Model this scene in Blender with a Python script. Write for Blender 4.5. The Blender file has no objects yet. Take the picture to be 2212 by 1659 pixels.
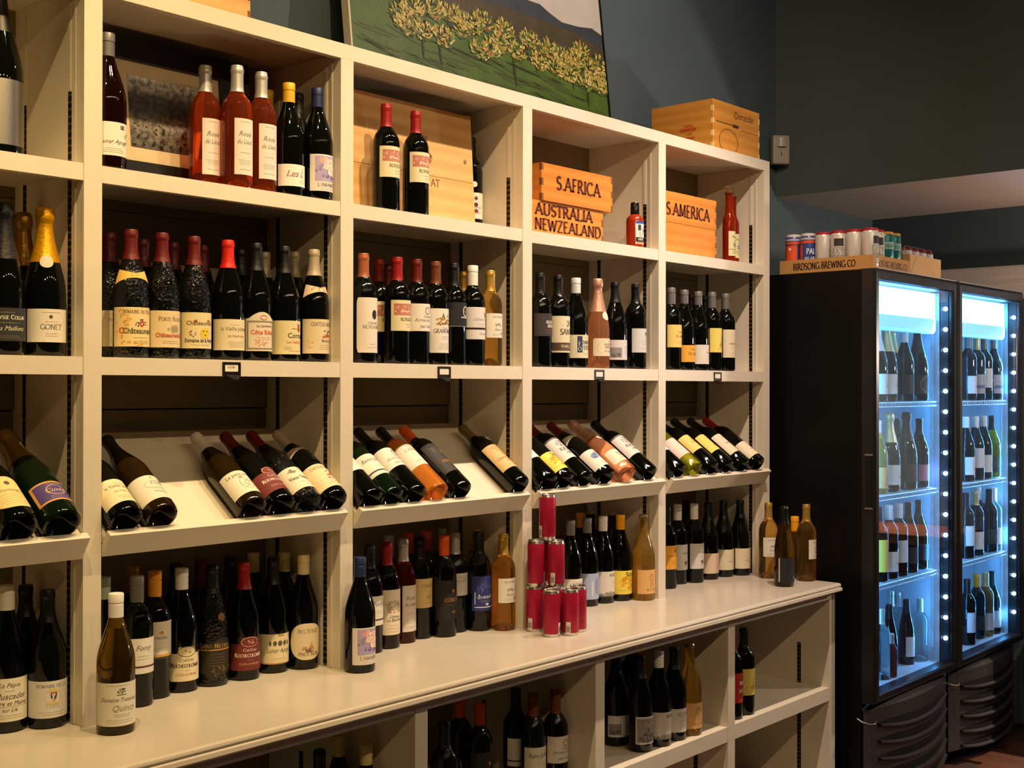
import bpy, bmesh, math, random
from math import sin, cos, pi, radians, sqrt, atan2
from mathutils import Vector, Matrix, Euler

random.seed(11)
sc = bpy.context.scene
col = sc.collection

# ------------------------------------------------------------------ camera
cam_d = bpy.data.cameras.new('camera')
cam_d.sensor_width = 36.0
cam_d.lens = 2650.6 / 2212 * 36
cam_d.clip_start = 0.05
cam = bpy.data.objects.new('camera', cam_d)
col.objects.link(cam)
YAW, PIT, ROL = radians(48.616), radians(0.239), radians(0.064)
fw = Vector((sin(YAW) * cos(PIT), cos(YAW) * cos(PIT), sin(PIT)))
rt = Vector((cos(YAW), -sin(YAW), 0))
up = rt.cross(fw)
rt2 = rt * cos(ROL) + up * sin(ROL)
up2 = up * cos(ROL) - rt * sin(ROL)
cam.matrix_world = Matrix(((rt2.x, up2.x, -fw.x, -1.4177), (rt2.y, up2.y, -fw.y, -2.4808),
                           (rt2.z, up2.z, -fw.z, 1.6507), (0, 0, 0, 1)))
sc.camera = cam

# ------------------------------------------------------------------ world, lights, exposure
w = bpy.data.worlds.new('world')
sc.world = w
w.use_nodes = True
w.node_tree.nodes['Background'].inputs[0].default_value = (0.9, 0.75, 0.55, 1)
w.node_tree.nodes['Background'].inputs[1].default_value = 0.012
sc.view_settings.view_transform = 'Standard'
sc.view_settings.look = 'None'
sc.view_settings.exposure = 0.4
sc.view_settings.gamma = 1.0
sc.view_settings.use_curve_mapping = False


def spot(name, loc, aim, power, color, size=80, blend=0.6, rad=0.018):
    l = bpy.data.lights.new(name, 'SPOT')
    l.energy = power
    l.color = color
    l.spot_size = radians(size)
    l.spot_blend = blend
    l.shadow_soft_size = rad
    o = bpy.data.objects.new(name, l)
    col.objects.link(o)
    o.location = loc
    d = Vector(aim) - Vector(loc)
    o.rotation_euler = d.to_track_quat('-Z', 'Y').to_euler()
    return o


YEL, MID, NEU = (1.0, 0.70, 0.34), (1.0, 0.73, 0.47), (1.0, 0.77, 0.64)
# the ceiling track over the shelves: one narrow spot per bay; the two wide floods are added fill for wall and painting
for x, c, p, az in ((-0.62, YEL, 88, 1.30), (0.10, YEL, 84, 1.30), (0.85, MID, 80, 1.25), (1.55, NEU, 80, 1.10), (2.30, NEU, 112, 1.02)):
    spot('track_spot', (x, -0.85, 3.38), (x + 0.12, 0.06, az), p, c, 74, 1.0)
for x, c, p in ((0.45, YEL, 26), (1.95, NEU, 36)):
    spot('fill_flood', (x, -0.85, 3.38), (x + 0.1, 0.40, 2.60), p, c, 150, 0.8)
# unseen lamps added behind the camera side for fill and small bottle highlights
for x, c, p in ((-1.6, YEL, 24), (-0.8, YEL, 24), (0.0, YEL, 23), (0.8, MID, 22), (1.6, MID, 22), (2.4, NEU, 22)):
    spot('rear_fill_spot', (x, -3.0, 3.38), (x + 0.6, -1.9, 0.6), p, c, 150, 0.8, 0.012)
spot('rear_fill_spot', (1.2, -3.0, 3.38), (3.76, -1.6, 2.9), 9, (1.0, 0.86, 0.66), 100, 0.9, 0.012)  # added fill aimed at the bulkhead to lift its tone
spot('bar_fill_spot', (4.40, -1.30, 2.45), (4.46, -1.35, 0.95), 420, (1.0, 0.74, 0.58), 62, 0.7)  # added to brighten the bar top for its mirror image
# pendant over the bar, out of frame to the right: lights the soffit and the right wall
pl_ = bpy.data.lights.new('bar_pendant', 'POINT')
pl_.energy = 46
pl_.color = (1.0, 0.80, 0.66)
pl_.shadow_soft_size = 0.06
po_ = bpy.data.objects.new('bar_pendant', pl_)
col.objects.link(po_)
po_.location = (4.45, -1.75, 1.85)

# ------------------------------------------------------------------ helpers
def lin(h):
    h = h.lstrip('#')
    v = [int(h[i:i + 2], 16) / 255 for i in (0, 2, 4)]
    return tuple(c / 12.92 if c <= 0.04045 else ((c + 0.055) / 1.055) ** 2.4 for c in v)


MATS = {}


def mat(name, hexc='#808080', rough=0.5, metal=0.0, trans=0.0, ior=1.45, emit=0.0, ecol=None,
        noise=None, bump=None, spec=0.5, coat=0.0, alpha=1.0):
    """noise=(scale, second colour, amount); bump=(scale, strength)"""
    if name in MATS:
        return MATS[name]
    m = bpy.data.materials.new(name)
    m.use_nodes = True
    nt = m.node_tree
    b = nt.nodes['Principled BSDF']
    c = lin(hexc)
    b.inputs['Base Color'].default_value = (*c, 1)
    b.inputs['Roughness'].default_value = rough
    b.inputs['Metallic'].default_value = metal
    b.inputs['Transmission Weight'].default_value = trans
    b.inputs['IOR'].default_value = ior
    b.inputs['Specular IOR Level'].default_value = spec
    b.inputs['Coat Weight'].default_value = coat
    if emit:
        b.inputs['Emission Color'].default_value = (*lin(ecol or hexc), 1)
        b.inputs['Emission Strength'].default_value = emit
    if noise or bump:
        tc = nt.nodes.new('ShaderNodeTexCoord')
    if noise:
        n = nt.nodes.new('ShaderNodeTexNoise')
        n.inputs['Scale'].default_value = noise[0]
        n.inputs['Detail'].default_value = 4
        nt.links.new(tc.outputs['Object'], n.inputs['Vector'])
        mx = nt.nodes.new('ShaderNodeMix')
        mx.data_type = 'RGBA'
        mx.inputs[6].default_value = (*c, 1)
        mx.inputs[7].default_value = (*lin(noise[1]), 1)
        mr = nt.nodes.new('ShaderNodeMapRange')
        mr.inputs[1].default_value = 0.35
        mr.inputs[2].default_value = 0.75
        mr.inputs[4].default_value = noise[2]
        nt.links.new(n.outputs['Fac'], mr.inputs[0])
        nt.links.new(mr.outputs[0], mx.inputs[0])
        nt.links.new(mx.outputs[2], b.inputs['Base Color'])
    if bump:
        n2 = nt.nodes.new('ShaderNodeTexNoise')
        n2.inputs['Scale'].default_value = bump[0]
        n2.inputs['Detail'].default_value = 2
        nt.links.new(tc.outputs['Object'], n2.inputs['Vector'])
        bp = nt.nodes.new('ShaderNodeBump')
        bp.inputs['Strength'].default_value = bump[1]
        bp.inputs['Distance'].default_value = 0.004
        nt.links.new(n2.outputs['Fac'], bp.inputs['Height'])
        nt.links.new(bp.outputs[0], b.inputs['Normal'])
    MATS[name] = m
    return m


def wood(name, c1, c2, axis='X', scale=26, dist=5.0, rough=0.5):
    """stretched-noise wood grain running along one local axis"""
    if name in MATS:
        return MATS[name]
    m = bpy.data.materials.new(name)
    m.use_nodes = True
    nt = m.node_tree
    b = nt.nodes['Principled BSDF']
    b.inputs['Roughness'].default_value = rough
    tc = nt.nodes.new('ShaderNodeTexCoord')
    mp = nt.nodes.new('ShaderNodeMapping')
    s = {'X': (0.09, 1, 1), 'Y': (1, 0.09, 1), 'Z': (1, 1, 0.09)}[axis]
    mp.inputs['Scale'].default_value = s
    nz = nt.nodes.new('ShaderNodeTexNoise')
    nz.inputs['Scale'].default_value = scale
    nz.inputs['Detail'].default_value = 6
    nz.inputs['Distortion'].default_value = 0.6
    wv = nt.nodes.new('ShaderNodeTexWave')
    wv.bands_direction = 'Z' if axis != 'Z' else 'X'
    wv.inputs['Scale'].default_value = scale * 0.5
    wv.inputs['Distortion'].default_value = dist
    wv.inputs['Detail'].default_value = 3
    mx = nt.nodes.new('ShaderNodeMix')
    mx.data_type = 'FLOAT'
    mx.inputs[0].default_value = 0.6
    cr = nt.nodes.new('ShaderNodeValToRGB')
    cr.color_ramp.elements[0].position = 0.25
    cr.color_ramp.elements[0].color = (*lin(c2), 1)
    cr.color_ramp.elements[1].position = 0.75
    cr.color_ramp.elements[1].color = (*lin(c1), 1)
    L = nt.links.new
    L(tc.outputs['Object'], mp.inputs[0])
    L(mp.outputs[0], nz.inputs['Vector'])
    L(mp.outputs[0], wv.inputs['Vector'])
    L(wv.outputs['Fac'], mx.inputs[2])
    L(nz.outputs['Fac'], mx.inputs[3])
    L(mx.outputs[0], cr.inputs[0])
    L(cr.outputs[0], b.inputs['Base Color'])
    MATS[name] = m
    return m


class MB:
    """collects geometry for one mesh"""
    def __init__(self):
        self.v, self.f = [], []

    def add(self, vs, fs):
        o = len(self.v)
        self.v += [tuple(p) for p in vs]
        self.f += [tuple(i + o for i in f) for f in fs]
        return self

    def box(self, x0, x1, y0, y1, z0, z1):
        return self.add([(x0, y0, z0), (x1, y0, z0), (x1, y1, z0), (x0, y1, z0), (x0, y0, z1), (x1, y0, z1), (x1, y1, z1), (x0, y1, z1)],
                        [(0, 3, 2, 1), (4, 5, 6, 7), (0, 1, 5, 4), (1, 2, 6, 5), (2, 3, 7, 6), (3, 0, 4, 7)])

    def prism(self, poly, x0, x1):
        """poly: (y, z) outline extruded along x"""
        n = len(poly)
        vs = [(x0, y, z) for y, z in poly] + [(x1, y, z) for y, z in poly]
        fs = [tuple(range(n)), tuple(range(2 * n - 1, n - 1, -1))]
        fs += [(i, i + n, (i + 1) % n + n, (i + 1) % n) for i in range(n)]
        return self.add(vs, fs)

    def lathe(self, prof, seg=32, cx=0, cy=0, cz=0):
        vs, fs, rings = [], [], []
        for r, z in prof:
            if r < 1e-6:
                rings.append([len(vs)])
                vs.append((cx, cy, cz + z))
            else:
                rings.append(list(range(len(vs), len(vs) + seg)))
                vs += [(cx + r * cos(2 * pi * i / seg), cy + r * sin(2 * pi * i / seg), cz + z) for i in range(seg)]
        for a, b in zip(rings, rings[1:]):
            for i in range(seg):
                j = (i + 1) % seg
                if len(a) == 1 and len(b) == 1:
                    continue
                if len(a) == 1:
                    fs.append((a[0], b[j], b[i]))
                elif len(b) == 1:
                    fs.append((a[i], a[j], b[0]))
                else:
                    fs.append((a[i], a[j], b[j], b[i]))
        return self.add(vs, fs)

    def tube(self, pts, r, seg=8):
        pts = [Vector(p) for p in pts]
        vs, fs = [], []
        for k, p in enumerate(pts):
            d = (pts[min(k + 1, len(pts) - 1)] - pts[max(k - 1, 0)]).normalized()
            a = d.orthogonal().normalized()
            if k and abs(d.dot(pa)) < 0.999:
                a = (pa - d * pa.dot(d)).normalized()
            pa = a
            bb = d.cross(a)
            vs += [p + (a * cos(2 * pi * i / seg) + bb * sin(2 * pi * i / seg)) * r for i in range(seg)]
        for k in range(len(pts) - 1):
            for i in range(seg):
                j = (i + 1) % seg
                fs.append((k * seg + i, k * seg + j, (k + 1) * seg + j, (k + 1) * seg + i))
        fs.append(tuple(range(seg - 1, -1, -1)))
        fs.append(tuple((len(pts) - 1) * seg + i for i in range(seg)))
        return self.add(vs, fs)

    def mesh(self, name, smooth=None, bevel=0.0):
        me = bpy.data.meshes.new(name)
        me.from_pydata(self.v, [], self.f)
        if bevel:
            bm = bmesh.new()
            bm.from_mesh(me)
            bmesh.ops.bevel(bm, geom=bm.edges[:] + bm.verts[:], offset=bevel, segments=2, profile=0.6, affect='EDGES', clamp_overlap=True)
            bm.to_mesh(me)
            bm.free()
        if smooth is not None:
            me.polygons.foreach_set('use_smooth', [True] * len(me.polygons))
            me.set_sharp_from_angle(angle=radians(smooth))
        return me

    def obj(self, name, m, parent=None, smooth=None, bevel=0.0, loc=None, rot=None):
        me = self.mesh(name, smooth, bevel)
        me.materials.append(m)
        return link(name, me, parent, loc, rot)


def link(name, me, parent=None, loc=None, rot=None):
    o = bpy.data.objects.new(name, me)
    col.objects.link(o)
    if loc:
        o.location = loc
    if rot:
        o.rotation_euler = rot
    if parent:
        o.parent = parent
    return o


def share(name, me, m, parent, loc=None, rot=None):
    """object sharing mesh data but carrying its own material"""
    o = link(name, me, parent, loc, rot)
    if not me.materials:
        me.materials.append(None)
    o.material_slots[0].link = 'OBJECT'
    o.material_slots[0].material = m
    return o


def tag(o, label, cat, group=None):
    o['label'] = label
    o['category'] = cat
    if group:
        o['group'] = group
    return o


def thing(name, label, cat, loc=(0, 0, 0), rot=None, group=None):
    o = link(name, None, None, loc, rot)
    o.empty_display_size = 0.05
    return tag(o, label, cat, group)


def struct(o):
    o['kind'] = 'structure'
    return o


# ------------------------------------------------------------------ lettering
def arc(cx, cy, rx, ry, a0, a1, n=9):
    return [(cx + rx * cos(radians(a0 + (a1 - a0) * i / n)), cy + ry * sin(radians(a0 + (a1 - a0) * i / n))) for i in range(n + 1)]


# serif capitals as pen strokes: advance, strokes, serif feet
GL = {
 'A': (.86, [[(.04, 0), (.43, 1)], [(.40, 1), (.82, 0)], [(.2, .34), (.64, .34)]], [(.04, 0), (.82, 0)]),
 'B': (.68, [[(.12, 0), (.12, 1)], [(.12, 1)] + arc(.3, .76, .22, .24, 90, -90) + [(.12, .52)], [(.12, .52)] + arc(.32, .26, .28, .26, 90, -90) + [(.12, 0)]], []),
 'C': (.80, [arc(.45, .5, .40, .5, 45, 315, 16)], []),
 'D': (.82, [[(.12, 0), (.12, 1)], [(.12, 1)] + arc(.34, .5, .42, .5, 90, -90, 14) + [(.12, 0)]], []),
 'E': (.62, [[(.12, 0), (.12, 1)], [(.05, 1), (.56, 1)], [(.12, .52), (.46, .52)], [(.05, 0), (.58, 0)]], []),
 'F': (.58, [[(.12, 0), (.12, 1)], [(.05, 1), (.55, 1)], [(.12, .52), (.45, .52)]], [(.12, 0)]),
 'G': (.84, [arc(.45, .5, .40, .5, 45, 345, 16), [(.82, .0), (.82, .42)], [(.6, .42), (.9, .42)]], []),
 'H': (.84, [[(.12, 0), (.12, 1)], [(.70, 0), (.70, 1)], [(.12, .5), (.70, .5)]], [(.12, 0), (.70, 0), (.12, 1), (.70, 1)]),
 'I': (.28, [[(.14, 0), (.14, 1)]], [(.14, 0), (.14, 1)]),
 'J': (.36, [[(.2, 1), (.2, .1), (.05, -.12)]], [(.2, 1)]),
 'K': (.76, [[(.12, 0), (.12, 1)], [(.12, .45), (.62, 1)], [(.28, .6), (.70, 0)]], [(.12, 0), (.12, 1), (.70, 0)]),
 'L': (.62, [[(.12, 0), (.12, 1)], [(.05, 0), (.58, 0)], [(.58, 0), (.58, .16)]], [(.12, 1)]),
 'M': (1.0, [[(.12, 0), (.16, 1)], [(.16, 1), (.48, .05)], [(.48, .05), (.82, 1)], [(.82, 1), (.86, 0)]], [(.12, 0), (.86, 0)]),
 'N': (.86, [[(.12, 0), (.12, 1)], [(.12, 1), (.72, 0)], [(.72, 0), (.72, 1)]], [(.12, 0), (.72, 1)]),
 'O': (.92, [arc(.46, .5, .42, .5, 0, 360, 20)], []),
 'P': (.62, [[(.12, 0), (.12, 1)], [(.12, 1)] + arc(.3, .73, .25, .27, 90, -90) + [(.12, .46)]], [(.12, 0)]),
 'Q': (.92, [arc(.46, .5, .42, .5, 0, 360, 20), [(.5, .12), (.92, -.2)]], []),
 'R': (.74, [[(.12, 0), (.12, 1)], [(.12, 1)] + arc(.3, .75, .24, .25, 90, -90) + [(.12, .5)], [(.32, .5), (.70, 0)]], [(.12, 0), (.70, 0)]),
 'S': (.60, [arc(.30, .74, .22, .25, 30, 270, 10) + arc(.30, .25, .25, .25, 90, -150, 10)], []),
 'T': (.70, [[(.35, 0), (.35, 1)], [(.02, 1), (.68, 1)], [(.02, 1), (.02, .88)], [(.68, 1), (.68, .88)]], [(.35, 0)]),
 'U': (.82, [[(.12, 1)] + arc(.41, .3, .29, .3, 180, 360, 10) + [(.70, 1)]], [(.12, 1), (.70, 1)]),
 'V': (.80, [[(.04, 1), (.40, 0)], [(.40, 0), (.76, 1)]], [(.04, 1), (.76, 1)]),
 'W': (1.12, [[(.04, 1), (.30, 0)], [(.30, 0), (.56, .9)], [(.56, .9), (.80, 0)], [(.80, 0), (1.08, 1)]], [(.04, 1), (1.08, 1)]),
 'X': (.78, [[(.06, 1), (.70, 0)], [(.08, 0), (.68, 1)]], [(.06, 1), (.70, 0), (.08, 0), (.68, 1)]),
 'Y': (.76, [[(.04, 1), (.38, .48)], [(.72, 1), (.38, .48)], [(.38, .48), (.38, 0)]], [(.38, 0), (.04, 1), (.72, 1)]),
 'Z': (.72, [[(.08, 1), (.62, 1)], [(.62, 1), (.06, 0)], [(.06, 0), (.66, 0)]], []),
 '.': (.24, [[(.08, .05), (.18, .05)]], []), '-': (.4, [[(.05, .42), (.35, .42)]], []), ' ': (.34, [], []),
 "'": (.2, [[(.1, 1), (.1, .8)]], []), 'É': None, 'Â': None,
}


def serif(s, thick=.15, thin=.05):
    """capitals; lower case letters become small capitals. Returns quads (list of 4 points) and width, cap height 1"""
    quads, x = [], 0.0
    for ch in s:
        k = .78 if ch.islower() else 1.0
        c = {'É': 'E', 'Â': 'A', 'Ô': 'O', 'È': 'E'}.get(ch.upper(), ch.upper())
        g = GL.get(c) or GL[' ']
        for st in g[1]:
            for (x0, y0), (x1, y1) in zip(st, st[1:]):
                d = sqrt((x1 - x0) ** 2 + (y1 - y0) ** 2) or 1e-6
                ang = atan2(y1 - y0, x1 - x0)
                wd = (thin + (thick - thin) * abs(sin(ang - radians(10)))) / 2
                nx, ny = -(y1 - y0) / d * wd, (x1 - x0) / d * wd
                ex, ey = (x1 - x0) / d * .012, (y1 - y0) / d * .012
                q = [(x0 + nx - ex, y0 + ny - ey), (x0 - nx - ex, y0 - ny - ey), (x1 - nx + ex, y1 - ny + ey), (x1 + nx + ex, y1 + ny + ey)]
                quads.append([(x + px * k, py * k) for px, py in q])
        for sx, sy in g[2]:
            e = thin * .9
            y0 = sy if sy < .5 else sy - e
            quads.append([(x + (sx - .14) * k, y0 * k), (x + (sx + .14) * k, y0 * k), (x + (sx + .14) * k, (y0 + e) * k), (x + (sx - .14) * k, (y0 + e) * k)])
        x += (g[0] + .07) * k
    return quads, x


BF = {}


def bfont(s, shear=0.0, bold=0.0):
    key = (s, shear, bold)
    if key not in BF:
        cu = bpy.data.curves.new('t', 'FONT')
        cu.body = s
        cu.shear = shear
        cu.offset = bold
        cu.resolution_u = 2
        cu.size = 1.4
        o = bpy.data.objects.new('t', cu)
        me = o.to_mesh()
        vs = [(v.co.x, v.co.y) for v in me.vertices]
        fs = [tuple(p.vertices) for p in me.polygons]
        o.to_mesh_clear()
        bpy.data.objects.remove(o)
        bpy.data.curves.remove(cu)
        x0 = min((v[0] for v in vs), default=0)
        x1 = max((v[0] for v in vs), default=0)
        BF[key] = ([(x - x0, y) for x, y in vs], fs, x1 - x0)
    return BF[key]


def grid_rect(u0, v0, u1, v1, nu=8, nv=1):
    vs = [(u0 + (u1 - u0) * i / nu, v0 + (v1 - v0) * j / nv) for j in range(nv + 1) for i in range(nu + 1)]
    fs = [(j * (nu + 1) + i, j * (nu + 1) + i + 1, (j + 1) * (nu + 1) + i + 1, (j + 1) * (nu + 1) + i) for j in range(nv) for i in range(nu)]
    return vs, fs


def element(e):
    """2-D geometry of one printed element in mm: (verts, faces, colour, is_text)"""
    k = e[0]
    if k in 'SBIGH':
        _, s, u, v, h, c = e[:6]
        mw = e[6] if len(e) > 6 else None
        if k in 'SH':
            q, wd = serif(s, .15 if k == 'S' else .22, .05 if k == 'S' else .09)
            vs, fs = [], []
            for a in q:
                fs.append(tuple(range(len(vs), len(vs) + 4)))
                vs += a
        else:
            vs, fs, wd = bfont(s, .35 if k == 'I' else 0, .025 if k == 'G' else 0)
        sx = -mw / wd if mw and mw < 0 else h if not mw or wd * h <= mw else mw / wd
        vs = [(u + (x - wd / 2) * sx, v + y * h) for x, y in vs]
        return vs, fs, c, True
    if k == 'R':
        _, u0, v0, u1, v1, c = e
        vs, fs = grid_rect(u0, v0, u1, v1, max(1, int(abs(u1 - u0) / 5)))
        return vs, fs, c, False
    if k == 'E':
        _, u, v, ru, rv, c = e
        n = 20
        return [(u, v)] + [(u + ru * cos(2 * pi * i / n), v + rv * sin(2 * pi * i / n)) for i in range(n)], [(0, 1 + i, 1 + (i + 1) % n) for i in range(n)], c, False
    if k == 'O':
        _, u, v, ru, rv, wd, c = e
        n = 24
        vs = [(u + (ru - d) * cos(2 * pi * i / n), v + (rv - d) * sin(2 * pi * i / n)) for d in (0, wd) for i in range(n)]
        return vs, [(i, (i + 1) % n, (i + 1) % n + n, i + n) for i in range(n)], c, False
    if k == 'Q':
        return list(e[1]), [tuple(range(len(e[1])))], e[2], False
    if k == 'L':     # lines of small print as word-length dashes
        _, u, v, wd, n, dv, c = e
        rnd = random.Random(int(u * 7 + v * 13 + wd))
        vs, fs = [], []
        for i in range(n):
            ww = wd * rnd.uniform(.7, 1)
            x = u - ww / 2
            while x < u + ww / 2 - 1:
                l = rnd.uniform(2, 6)
                a, b = grid_rect(x, v - i * dv, min(x + l, u + ww / 2), v - i * dv + .75, 1)
                fs += [tuple(t + len(vs) for t in f) for f in b]
                vs += a
                x += l + 1.0
        return vs, fs, c, True
    if k == 'W':     # loose blotches of paint
        _, u, v, ru, rv, n, sz, c = e
        rnd = random.Random(int(u * 5 + v * 3 + n))
        vs, fs = [], []
        for i in range(n):
            a, r = rnd.uniform(0, 2 * pi), sqrt(rnd.random())
            x, y = u + ru * r * cos(a), v + rv * r * sin(a)
            m = 6
            o = len(vs)
            vs += [(x + sz * rnd.uniform(.5, 1.1) * cos(2 * pi * j / m), y + sz * rnd.uniform(.4, .9) * sin(2 * pi * j / m)) for j in range(m)]
            fs.append(tuple(range(o, o + m)))
        return vs, fs, c, False
    raise ValueError(k)


def ink(c):
    return mat('print_' + c.lstrip('#'), c, rough=.6)


def print_on(parent, els, place, text_name='lettering', shape_name='emblem'):
    """place(u_mm, v_mm, layer) -> 3-D point; one child mesh per colour and kind"""
    groups = {}
    for n, e in enumerate(els):
        vs, fs, c, txt = element(e)
        b = groups.setdefault((c, txt, n if txt and e[0] != 'L' else 0), MB())
        b.add([place(u, v, n) for u, v in vs], fs)
    for (c, txt, _), b in groups.items():
        b.obj(text_name if txt else shape_name, ink(c), parent)

# ------------------------------------------------------------------ shared materials
PAINT = mat('cream_paint', '#d9cfba', rough=.42, noise=(9, '#d1c6ae', .5), bump=(60, .04))
COUNTER = mat('counter_paint', '#c6bca9', rough=.22, noise=(6, '#bdb29e', .5), bump=(30, .03))
BACKP = mat('back_board_paint', '#84775a', rough=.6, noise=(10, '#7a6d50', .5))
WALL = mat('teal_wall_paint', '#55676c', rough=.75, noise=(5, '#4c5d63', .6), bump=(150, .05))
BULK = mat('bulkhead_paint', '#5e6862', rough=.8, noise=(4, '#566059', .6), bump=(150, .05))
CEIL = mat('ceiling_paint', '#b9aba0', rough=.8, noise=(4, '#b0a296', .5))
BLACKM = mat('black_metal', '#070606', rough=.45, spec=.25, noise=(20, '#0a0908', .5))
BLACKP = mat('black_plastic', '#1b1a1a', rough=.32, noise=(30, '#232122', .5))
CHROME = mat('chrome', '#b9b4aa', rough=.22, metal=1)
SILVERF = mat('can_aluminium', '#c8c4bd', rough=.28, metal=1)

# ------------------------------------------------------------------ the room
def quad_wall(name, m, box):
    return struct(MB().box(*box).obj(name, m))


FLOORM = wood('floor_wood', '#6b4632', '#452a1d', axis='Y', scale=9, dist=3, rough=.4)
floor = struct(MB().box(-4.6, 4.9, -6.1, .55, -.12, -.012).obj('floor', mat('floor_base', '#2a1a12', rough=.7)))
pl = MB().box(-.062, .062, -.75, .75, -.012, 0).mesh('floor_board', bevel=.0015)
k = 0
for i in range(12):                               # boards around the spot the photograph shows
    for j in range(4):
        o = share('floor_board', pl, FLOORM, floor, (3.6 + i * .1265 - .0, -1.2 - j * 1.503 + (i % 3) * .4, 0))
b = MB()
for i in range(-64, 10):
    x = 4.9 + (i - 10) * .1265
    if x < 3.5:
        b.box(x - .062, x + .062, -6.0, -.0, -.012, -.0005)
o = b.obj('floor_boards', FLOORM, floor)
o['kind'] = 'stuff'
quad_wall('wall_back', WALL, (-4.6, 4.8, .42, .55, 0, 3.7))
quad_wall('wall_right', WALL, (4.8, 4.95, -6.1, .55, 0, 2.562))
quad_wall('wall_bulkhead', BULK, (3.76, 3.764, -6.1, .42, 2.56, 3.7))
quad_wall('wall_left', WALL, (-4.75, -4.6, -6.1, .55, 0, 3.7))
quad_wall('wall_front', WALL, (-4.6, 4.8, -6.25, -6.1, 0, 3.7))
quad_wall('ceiling', mat('ceiling_dark', '#3c3a37', rough=.9), (-4.6, 4.8, -6.1, .42, 3.7, 3.8))
quad_wall('ceiling_soffit', CEIL, (3.7645, 4.8, -6.1, .42, 2.5604, 2.60))
# white door-head moulding on the right wall above the far fridge
tr = MB()
tr.prism([(4.8, 2.10), (4.775, 2.10), (4.775, 2.165), (4.765, 2.175), (4.765, 2.20), (4.745, 2.215), (4.735, 2.25), (4.735, 2.262), (4.8, 2.262)], -1.5, .02)
for i, v in enumerate(tr.v):
    tr.v[i] = (v[1], v[0], v[2])
struct(tr.obj('trim_1', mat('trim_white', '#d8d0c8', rough=.5, noise=(20, '#cfc6bd', .4))))

# wooden bar out of frame to the right: the fridge doors mirror it
bar = thing('bar_counter', 'reddish wooden bar counter mirrored in the fridge doors', 'counter', (4.52, -1.56, 0))
BARW = wood('bar_wood', '#a8683f', '#7a4327', axis='Y', scale=8, dist=3, rough=.35)
MB().box(-.22, .26, -.94, .94, .90, .95).obj('worktop', BARW, bar, bevel=.004)
MB().box(-.18, .24, -.92, .92, .0, .90).obj('base', wood('bar_base_wood', '#6d4a38', '#4c3024', axis='Z', scale=8, rough=.5), bar)

# ------------------------------------------------------------------ shelving
PITCH, ST = .735, .022
Z_TOP, Z_TOPB, S1T, S1B, S2T, S2B, CT = 2.5655, 2.525, 2.1454, 2.1075, 1.7210, 1.6812, .91
DEPTH = .33
shelf = thing('shelving_unit', 'tall cream painted wall shelving unit full of wine bottles', 'shelf', (0, 0, 0))
up_me = MB().box(-ST, ST, 0, .0205, CT, Z_TOPB).box(-ST, ST, .0206, DEPTH, CT, Z_TOP - .0245).mesh('upright', bevel=.0008)
if True:
    m = bpy.data.materials.new('slotted_track')
    m.use_nodes = True
    nt = m.node_tree
    bs = nt.nodes['Principled BSDF']
    bs.inputs['Metallic'].default_value = .6
    bs.inputs['Roughness'].default_value = .5
    tc = nt.nodes.new('ShaderNodeTexCoord')
    sp = nt.nodes.new('ShaderNodeSeparateXYZ')
    ml = nt.nodes.new('ShaderNodeMath')
    ml.operation = 'MULTIPLY'
    ml.inputs[1].default_value = 62
    fr = nt.nodes.new('ShaderNodeMath')
    fr.operation = 'FRACT'
    gt = nt.nodes.new('ShaderNodeMath')
    gt.operation = 'GREATER_THAN'
    gt.inputs[1].default_value = .68
    mx = nt.nodes.new('ShaderNodeMix')
    mx.data_type = 'RGBA'
    mx.inputs[6].default_value = (.012, .009, .006, 1)
    mx.inputs[7].default_value = (.16, .10, .035, 1)
    for a, c in ((tc.outputs['Object'], sp.inputs[0]), (sp.outputs['Z'], ml.inputs[0]), (ml.outputs[0], fr.inputs[0]), (fr.outputs[0], gt.inputs[0]), (gt.outputs[0], mx.inputs[0]), (mx.outputs[2], bs.inputs['Base Color'])):
        nt.links.new(a, c)
    TRACK = m
trk = MB().box(-.0012, 0, -.007, .007, CT + .004, 2.31).mesh('slotted_track')
bead = MB().box(-.0025, 0, -.003, .003, CT + .002, Z_TOPB - .002).mesh('bead_strip')
cover = MB().box(-.0025, 0, -.005, .005, 2.312, Z_TOPB - .002).mesh('track_cover')
for k in range(-1, 5):
    u = share('upright', up_me, PAINT, shelf, (k * PITCH, 0, 0))
    for y in (.06, .265):
        share('slotted_track', trk, TRACK, u, (-ST, y, 0))
        share('track_cover', cover, PAINT, u, (-ST, y, 0))
    share('bead_strip', bead, PAINT, u, (-ST, .036, 0))
    share('bead_strip', bead, PAINT, u, (-ST, .300, 0))
for k in range(-1, 4):
    x0, x1 = k * PITCH + ST + .0006, (k + 1) * PITCH - ST - .0006
    for zt, zb in ((S1T, S1B), (S2T, S2B)):
        MB().box(x0, x1, 0.0012, .019, zb, zt).box(x0, x1, .0192, .312, zt - .020, zt).obj('shelf', PAINT, shelf)
    for z0, z1, y0 in ((CT, 1.12, .318), (1.12, 1.598, .318), (1.600, 2.10, .312), (2.10, Z_TOP - .0225, .312)):
        MB().box(x0 - .0, x1, y0, DEPTH, z0, z1 - .002).obj('back_board', BACKP, shelf)
MB().box(-PITCH - ST, 4 * PITCH + ST, 0, .02, Z_TOPB, Z_TOP).obj('top_rail', PAINT, shelf, bevel=.0012)
MB().box(-PITCH - ST, 4 * PITCH + ST, .0205, DEPTH, Z_TOP - .024, Z_TOP).obj('top_board', PAINT, shelf)
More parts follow.
